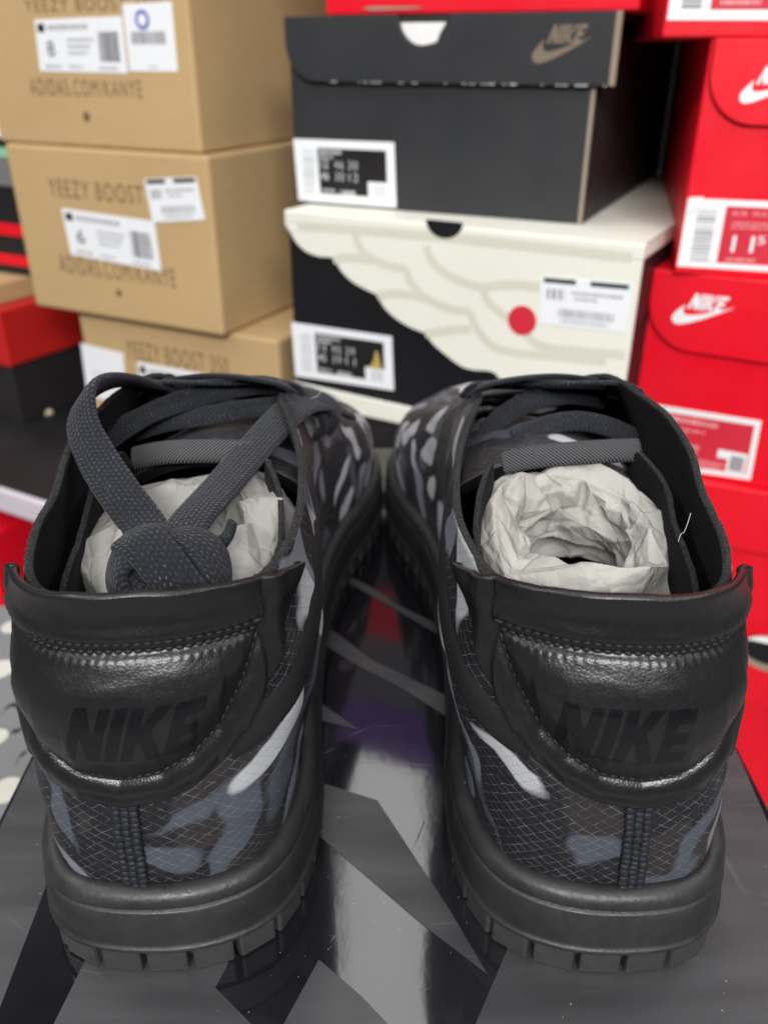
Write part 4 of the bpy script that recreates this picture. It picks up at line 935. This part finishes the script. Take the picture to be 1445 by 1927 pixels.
# ---- the tied lace of the left shoe
L0 = np.array([-5.12, 12.32, 0.0])
def lp(px, py, Y): return at_y(px, py, Y)-L0
HV = CAM-np.array([-5, 18, 9.5]); HV = HV/np.linalg.norm(HV)
s1 = [lp(345, 738, 25.5), lp(285, 724, 24.0), lp(215, 718, 22.2), lp(160, 742, 20.4), (lp(150, 800, 19.4)), lp(181, 868, 18.4), lp(226, 935, 17.4), lp(268, 990, 16.7), lp(298, 1040, 15.7)]
ribbon('lace', s1, [(.1, -.2, 1), (0, -.25, .95), (-.35, -.3, .85), (-.7, -.45, .5), (-.35, -.8, .5), (.05, -.85, .55), (.2, -.75, .6), (.2, -.7, .7), (.1, -.6, .8)], 1.04, 0.30, M['lace'], shoe_l, taper=(.95, .95))
s2 = [lp(640, 775, 28.0), lp(605, 758, 26.4), lp(565, 757, 24.8), lp(525, 787, 23.0), lp(470, 848, 20.8), lp(415, 912, 18.8), lp(362, 972, 17.0), lp(325, 1028, 15.8)]
ribbon('lace', s2, [(.3, -.1, .95), (.3, -.2, .95), (.35, -.3, .9), (.05, -.65, .75), (-.1, -.72, .65), (-.15, -.72, .65), (-.15, -.7, .7), (-.1, -.6, .8)], 1.04, 0.30, M['lace'], shoe_l)
kc = lp(318, 1058, 15.35)
def kp(dx, dy, dz): return kc+np.array([dx, dy, dz])
ribbon('lace', [kp(.30, .35, .10), kp(-.10, .22, .50), kp(-.62, -.10, .48), kp(-.98, -.42, .10), kp(-.92, -.60, -.38), kp(-.45, -.55, -.75)], [(0, .4, .9), (-.2, -.1, 1), (-.5, -.45, .75), (-.85, -.5, .2), (-.6, -.75, -.3), (-.2, -.6, -.8)], 1.02, .32, M['lace'], shoe_l)
ribbon('lace', [kp(-.35, .30, .30), kp(.25, .20, .48), kp(.80, -.12, .36), kp(1.05, -.42, -.05), kp(.88, -.55, -.52), kp(.4, -.5, -.8)], [(-.1, .3, .9), (.1, 0, 1), (.5, -.4, .75), (.9, -.45, .15), (.6, -.7, -.4), (.2, -.5, -.85)], .92, .32, M['lace'], shoe_l)
ribbon('lace', [kp(-.78, .05, .54), kp(-.40, -.34, .70), kp(.02, -.72, .48), kp(.38, -.96, .08), kp(.64, -.98, -.34), kp(.76, -.70, -.76)], [(-.3, .1, .95), (-.15, -.4, .9), (0, -.7, .7), (.15, -.9, .35), (.2, -.95, 0), (.3, -.8, -.4)], .96, .30, M['lace'], shoe_l)
ribbon('lace', [kp(-.95, -.2, -.35), kp(-.5, -.72, -.42), kp(.05, -.80, -.50), kp(.6, -.66, -.62)], [(-.7, -.6, 0), (-.3, -.9, -.1), (0, -.95, -.2), (.3, -.9, -.3)], .80, .28, M['lace'], shoe_l)
ribbon('lace_end', [kp(.62, .35, .0), kp(.95, .50, .12), kp(1.18, .58, .38), kp(1.28, .60, .66)], (-.5, -.75, .3), .30, .14, M['lace'], shoe_l, taper=(1.3, .8))
ribbon('lace', [lp(190, 830, 21.6), lp(232, 802, 22.4), lp(275, 779, 23.2), lp(330, 757, 23.9), lp(410, 735, 24.6), lp(490, 724, 25.2), lp(565, 742, 25.8)], [(.3, -.7, .6), (.2, -.7, .7), (0, -.7, .7), (.1, -.75, .65), (.1, -.7, .7), (.1, -.6, .8), (.3, -.4, .85)], .70, .2, M['lace'], shoe_l)
ribbon('lace', [lp(245, 812, 23.3), lp(310, 793, 23.6), lp(390, 781, 23.9), lp(450, 771, 24.3), lp(520, 762, 25.0), lp(575, 752, 25.6)], (.1, -.6, .8), .7, .2, M['lace'], shoe_l)
ribbon('lace', [lp(548, 742, 25.0), lp(598, 752, 25.8), lp(628, 778, 26.3), lp(618, 806, 26.6)], [(.3, -.4, .85), (.5, -.3, .8), (.85, -.3, .4), (.9, -.3, .1)], .74, .26, M['lace'], shoe_l)
ribbon('lace', [lp(572, 762, 25.4), lp(598, 775, 25.8), lp(606, 800, 26.0), lp(590, 818, 26.2)], [(.3, -.4, .85), (.6, -.4, .6), (.9, -.3, .3), (.9, -.3, .1)], .66, .3, M['lace'], shoe_l)
ell('lace_knot_core', kc+np.array([0, -.18, -.10]), (.86, .50, .50), M['lace'], shoe_l)
rnd = random.Random(5); pts, dirs = [], []
for S in (s1[5:], s2[4:]):
    P = catmull(S, 60)
    for p in P:
        for _ in range(5):
            d = np.array([rnd.gauss(0, 1), rnd.gauss(0, 1), rnd.gauss(0, 1)]); d /= np.linalg.norm(d); t = rnd.uniform(-.36, .36)
            pts.append(p+np.array([t, rnd.uniform(-.05, .05), t*rnd.uniform(-.3, .3)+.05])); dirs.append(d*.6+HV)
for _ in range(500):
    d = np.array([rnd.gauss(0, 1), -abs(rnd.gauss(0, 1)), rnd.gauss(0, .7)]); d /= np.linalg.norm(d); pts.append(kc+d*np.array([1.02, .8, .55])); dirs.append(d)
hairs('lace_fibres', pts, dirs, .15, M['fibre'], shoe_l, 8, .0035)

def rp(px, py, Y): return at_y(px, py, Y)-np.array([5.10, 12.28, 0.0])
ribbon('lace', [rp(905, 835, 24.2), rp(945, 790, 24.6), rp(1000, 757, 25.1), rp(1070, 742, 25.6), rp(1130, 748, 25.9)], [(-.6, -.5, .5), (-.4, -.6, .7), (-.1, -.65, .75), (0, -.6, .8), (0, -.6, .8)], .74, .22, M['lace'], shoe_r)
ribbon('lace', [rp(975, 826, 22.9), rp(1030, 802, 23.3), rp(1090, 792, 23.6), rp(1150, 803, 23.4), rp(1205, 828, 23.0)], (0, -.65, .75), .66, .2, M['lace'], shoe_r)
# ------------------------------------------------------------------ paper stuffing
from mathutils.geometry import delaunay_2d_cdt
def facets(U, Vv, n, seed, wu, wv, val):
    """val(u, v, rnd) sampled at scattered points and interpolated linearly: flat facets, sharp creases (u periodic)"""
    rnd = np.random.RandomState(seed); P = np.stack([rnd.rand(n), rnd.rand(n)], 1)
    for _ in range(3):                       # spread the points out a little
        D = P[:, None]-P[None]; D[..., 0] -= np.round(D[..., 0]); D *= np.array([wu, wv]); q = np.linalg.norm(D, axis=2)+np.eye(n)*99; w = np.clip(1.1*math.sqrt(wu*wv/n)-q, 0, None)
        P += (D/q[..., None]*w[..., None]).sum(1)*0.25/np.array([wu, wv]); P[:, 0] %= 1; P[:, 1] = np.clip(P[:, 1], 0.01, .99)
    h = val(P[:, 0], P[:, 1], rnd)
    P = np.vstack([P+np.array([k, 0]) for k in (-1, 0, 1)]); h = np.tile(h, (3, 1)); keep = (P[:, 0] > -.45) & (P[:, 0] < 1.45); P, h = P[keep], h[keep]
    eu = np.arange(-5, 16)/10.0; ex = np.vstack([np.stack([eu, np.full(21, -.02)], 1), np.stack([eu, np.full(21, 1.02)], 1)]); eh = val(ex[:, 0] % 1, np.clip(ex[:, 1], 0, 1), np.random.RandomState(3))
    P = np.vstack([P, ex]); h = np.vstack([h, eh])
    r = delaunay_2d_cdt([Vector((p[0]*wu, p[1]*wv)) for p in P], [], [], 0, 1e-6); vo = np.array([(v.x/wu, v.y/wv) for v in r[0]]); hh = np.array([h[o[0]] for o in r[3]])
    u, v = U.ravel(), Vv.ravel(); out = np.zeros((len(u), h.shape[1]))
    for t in r[2]:
        a, b, c = vo[t[0]], vo[t[1]], vo[t[2]]; lo = np.minimum(np.minimum(a, b), c); hi = np.maximum(np.maximum(a, b), c)
        ix = np.nonzero((u >= lo[0]) & (u <= hi[0]) & (v >= lo[1]) & (v <= hi[1]))[0]
        if not len(ix): continue
        d = (b[0]-a[0])*(c[1]-a[1])-(c[0]-a[0])*(b[1]-a[1])
        if abs(d) < 1e-12: continue
        w1 = ((u[ix]-a[0])*(c[1]-a[1])-(c[0]-a[0])*(v[ix]-a[1]))/d; w2 = ((b[0]-a[0])*(v[ix]-a[1])-(u[ix]-a[0])*(b[1]-a[1]))/d
        ok = (w1 >= -1e-6) & (w2 >= -1e-6) & (w1+w2 <= 1+1e-6); w1, w2 = w1[ok, None], w2[ok, None]; out[ix[ok]] = hh[t[0]]*(1-w1-w2)+hh[t[1]]*w1+hh[t[2]]*w2
    return out.reshape(*U.shape, -1)
def paper(name, label, c, prof, sx, sy, seed, tilt, mat, n1, amp, nphi=320, hole_shift=(0, 0)):
    NP = 190; pr = resample(catmull(prof, 12), NP); u = np.linspace(0, 1, nphi+1)[:-1]; U, Vv = np.meshgrid(u, np.linspace(0, 1, NP), indexing='ij')
    def base(uu, vv):
        rr = np.interp(vv, np.linspace(0, 1, NP), pr[:, 0]); zz = np.interp(vv, np.linspace(0, 1, NP), pr[:, 1]); ph = 2*np.pi*uu
        e = (np.abs(np.cos(ph))**2.5+np.abs(np.sin(ph))**2.5)**(-1/2.5); h = np.clip(1-rr/1.6, 0, 1); k = 1+(e-1)*.8
        return np.stack([rr*sx*np.cos(ph)*k+hole_shift[0]*h, rr*sy*np.sin(ph)*k+hole_shift[1]*h, zz+tilt*rr*np.sin(ph)], -1)
    def val(uu, vv, rnd):
        p = base(uu, vv); ring = np.stack([np.cos(2*np.pi*uu)*1.7*sx, np.sin(2*np.pi*uu)*1.7*sy, np.full_like(uu, -.7)], -1)
        d = p-ring; d /= np.linalg.norm(d, axis=1)[:, None]+1e-6; f = sstep(-5.6, -3.8, p[:, 2])
        return p+(d*(rnd.rand(len(uu))*2-1)[:, None]*amp+rnd.normal(size=p.shape)*amp*.28)*f[:, None]
    G = facets(U, Vv, n1, seed, 16.0, 12.0, val)
    G = G*.92+base(U, Vv)*.08
    fade = sstep(-5.6, -3.8, G[..., 2])
    du = np.roll(G, -1, 0)-np.roll(G, 1, 0); dv = np.gradient(G, axis=1); N = np.cross(du, dv); N /= np.linalg.norm(N, axis=2)[..., None]+1e-9
    for k_, (n, am) in enumerate(((380, .12), (1300, .032))):
        f = facets(U, Vv, n, seed+7+k_, 16.0, 12.0, lambda a_, b_, rnd: (rnd.rand(len(a_), 1)*2-1)); G = G+N*(f[..., 0]*am*fade)[..., None]
    o = mesh_obj(name, G.reshape(-1, 3), grid_faces(nphi, NP, wrap=True), mat, None, smooth=False)
    o.location = [q*CM for q in c]; tag(o, label, 'paper', 'crumpled paper in the shoes')
    return o
paper('paper_stuffing', 'pale crumpled paper with an open hole inside the right shoe', (4.75, 18.3, 8.55), [(1.6, -1.7), (1.45, -1.3), (1.32, -.7), (1.36, -.05), (1.8, .5), (2.25, .2), (2.5, -.6), (2.42, -1.6), (2.2, -2.8)], 1.0, 1.26, 31, .13, M['paper'], 120, .27)
paper('paper_stuffing', 'shade-toned crumpled paper behind the lace knot inside the left shoe', (-4.75, 18.1, 8.6), [(.02, -.35), (.35, -.1), (.9, .45), (1.5, .75), (2.1, .45), (2.5, -.2), (2.6, -.8), (2.45, -1.9), (2.0, -3.2), (1.9, -5.7)], 1.0, 1.27, 19, .06, M['paper_shaded'], 130, .34, hole_shift=(1.0, .2))

# a few loose pale hairs
def hair(pts, parent, name='stray_hair', r=0.006): return tube(name, [np.array(p) for p in pts], r, M['softgrey'], parent, 6, 5)
R0 = np.array([5.10, 12.28, 0])
hair([at_y(px, py, Y)-R0 for px, py, Y in ((1303, 966, 16.2), (1297, 985, 16.0), (1290, 1002, 15.9), (1284, 1006, 15.8), (1279, 1020, 15.7))], shoe_r)
hair([at_y(px, py, Y)-L0 for px, py, Y in ((600, 730, 25.3), (590, 745, 25.2), (580, 748, 25.1), (575, 756, 25.0), (560, 755, 24.9))], shoe_l)
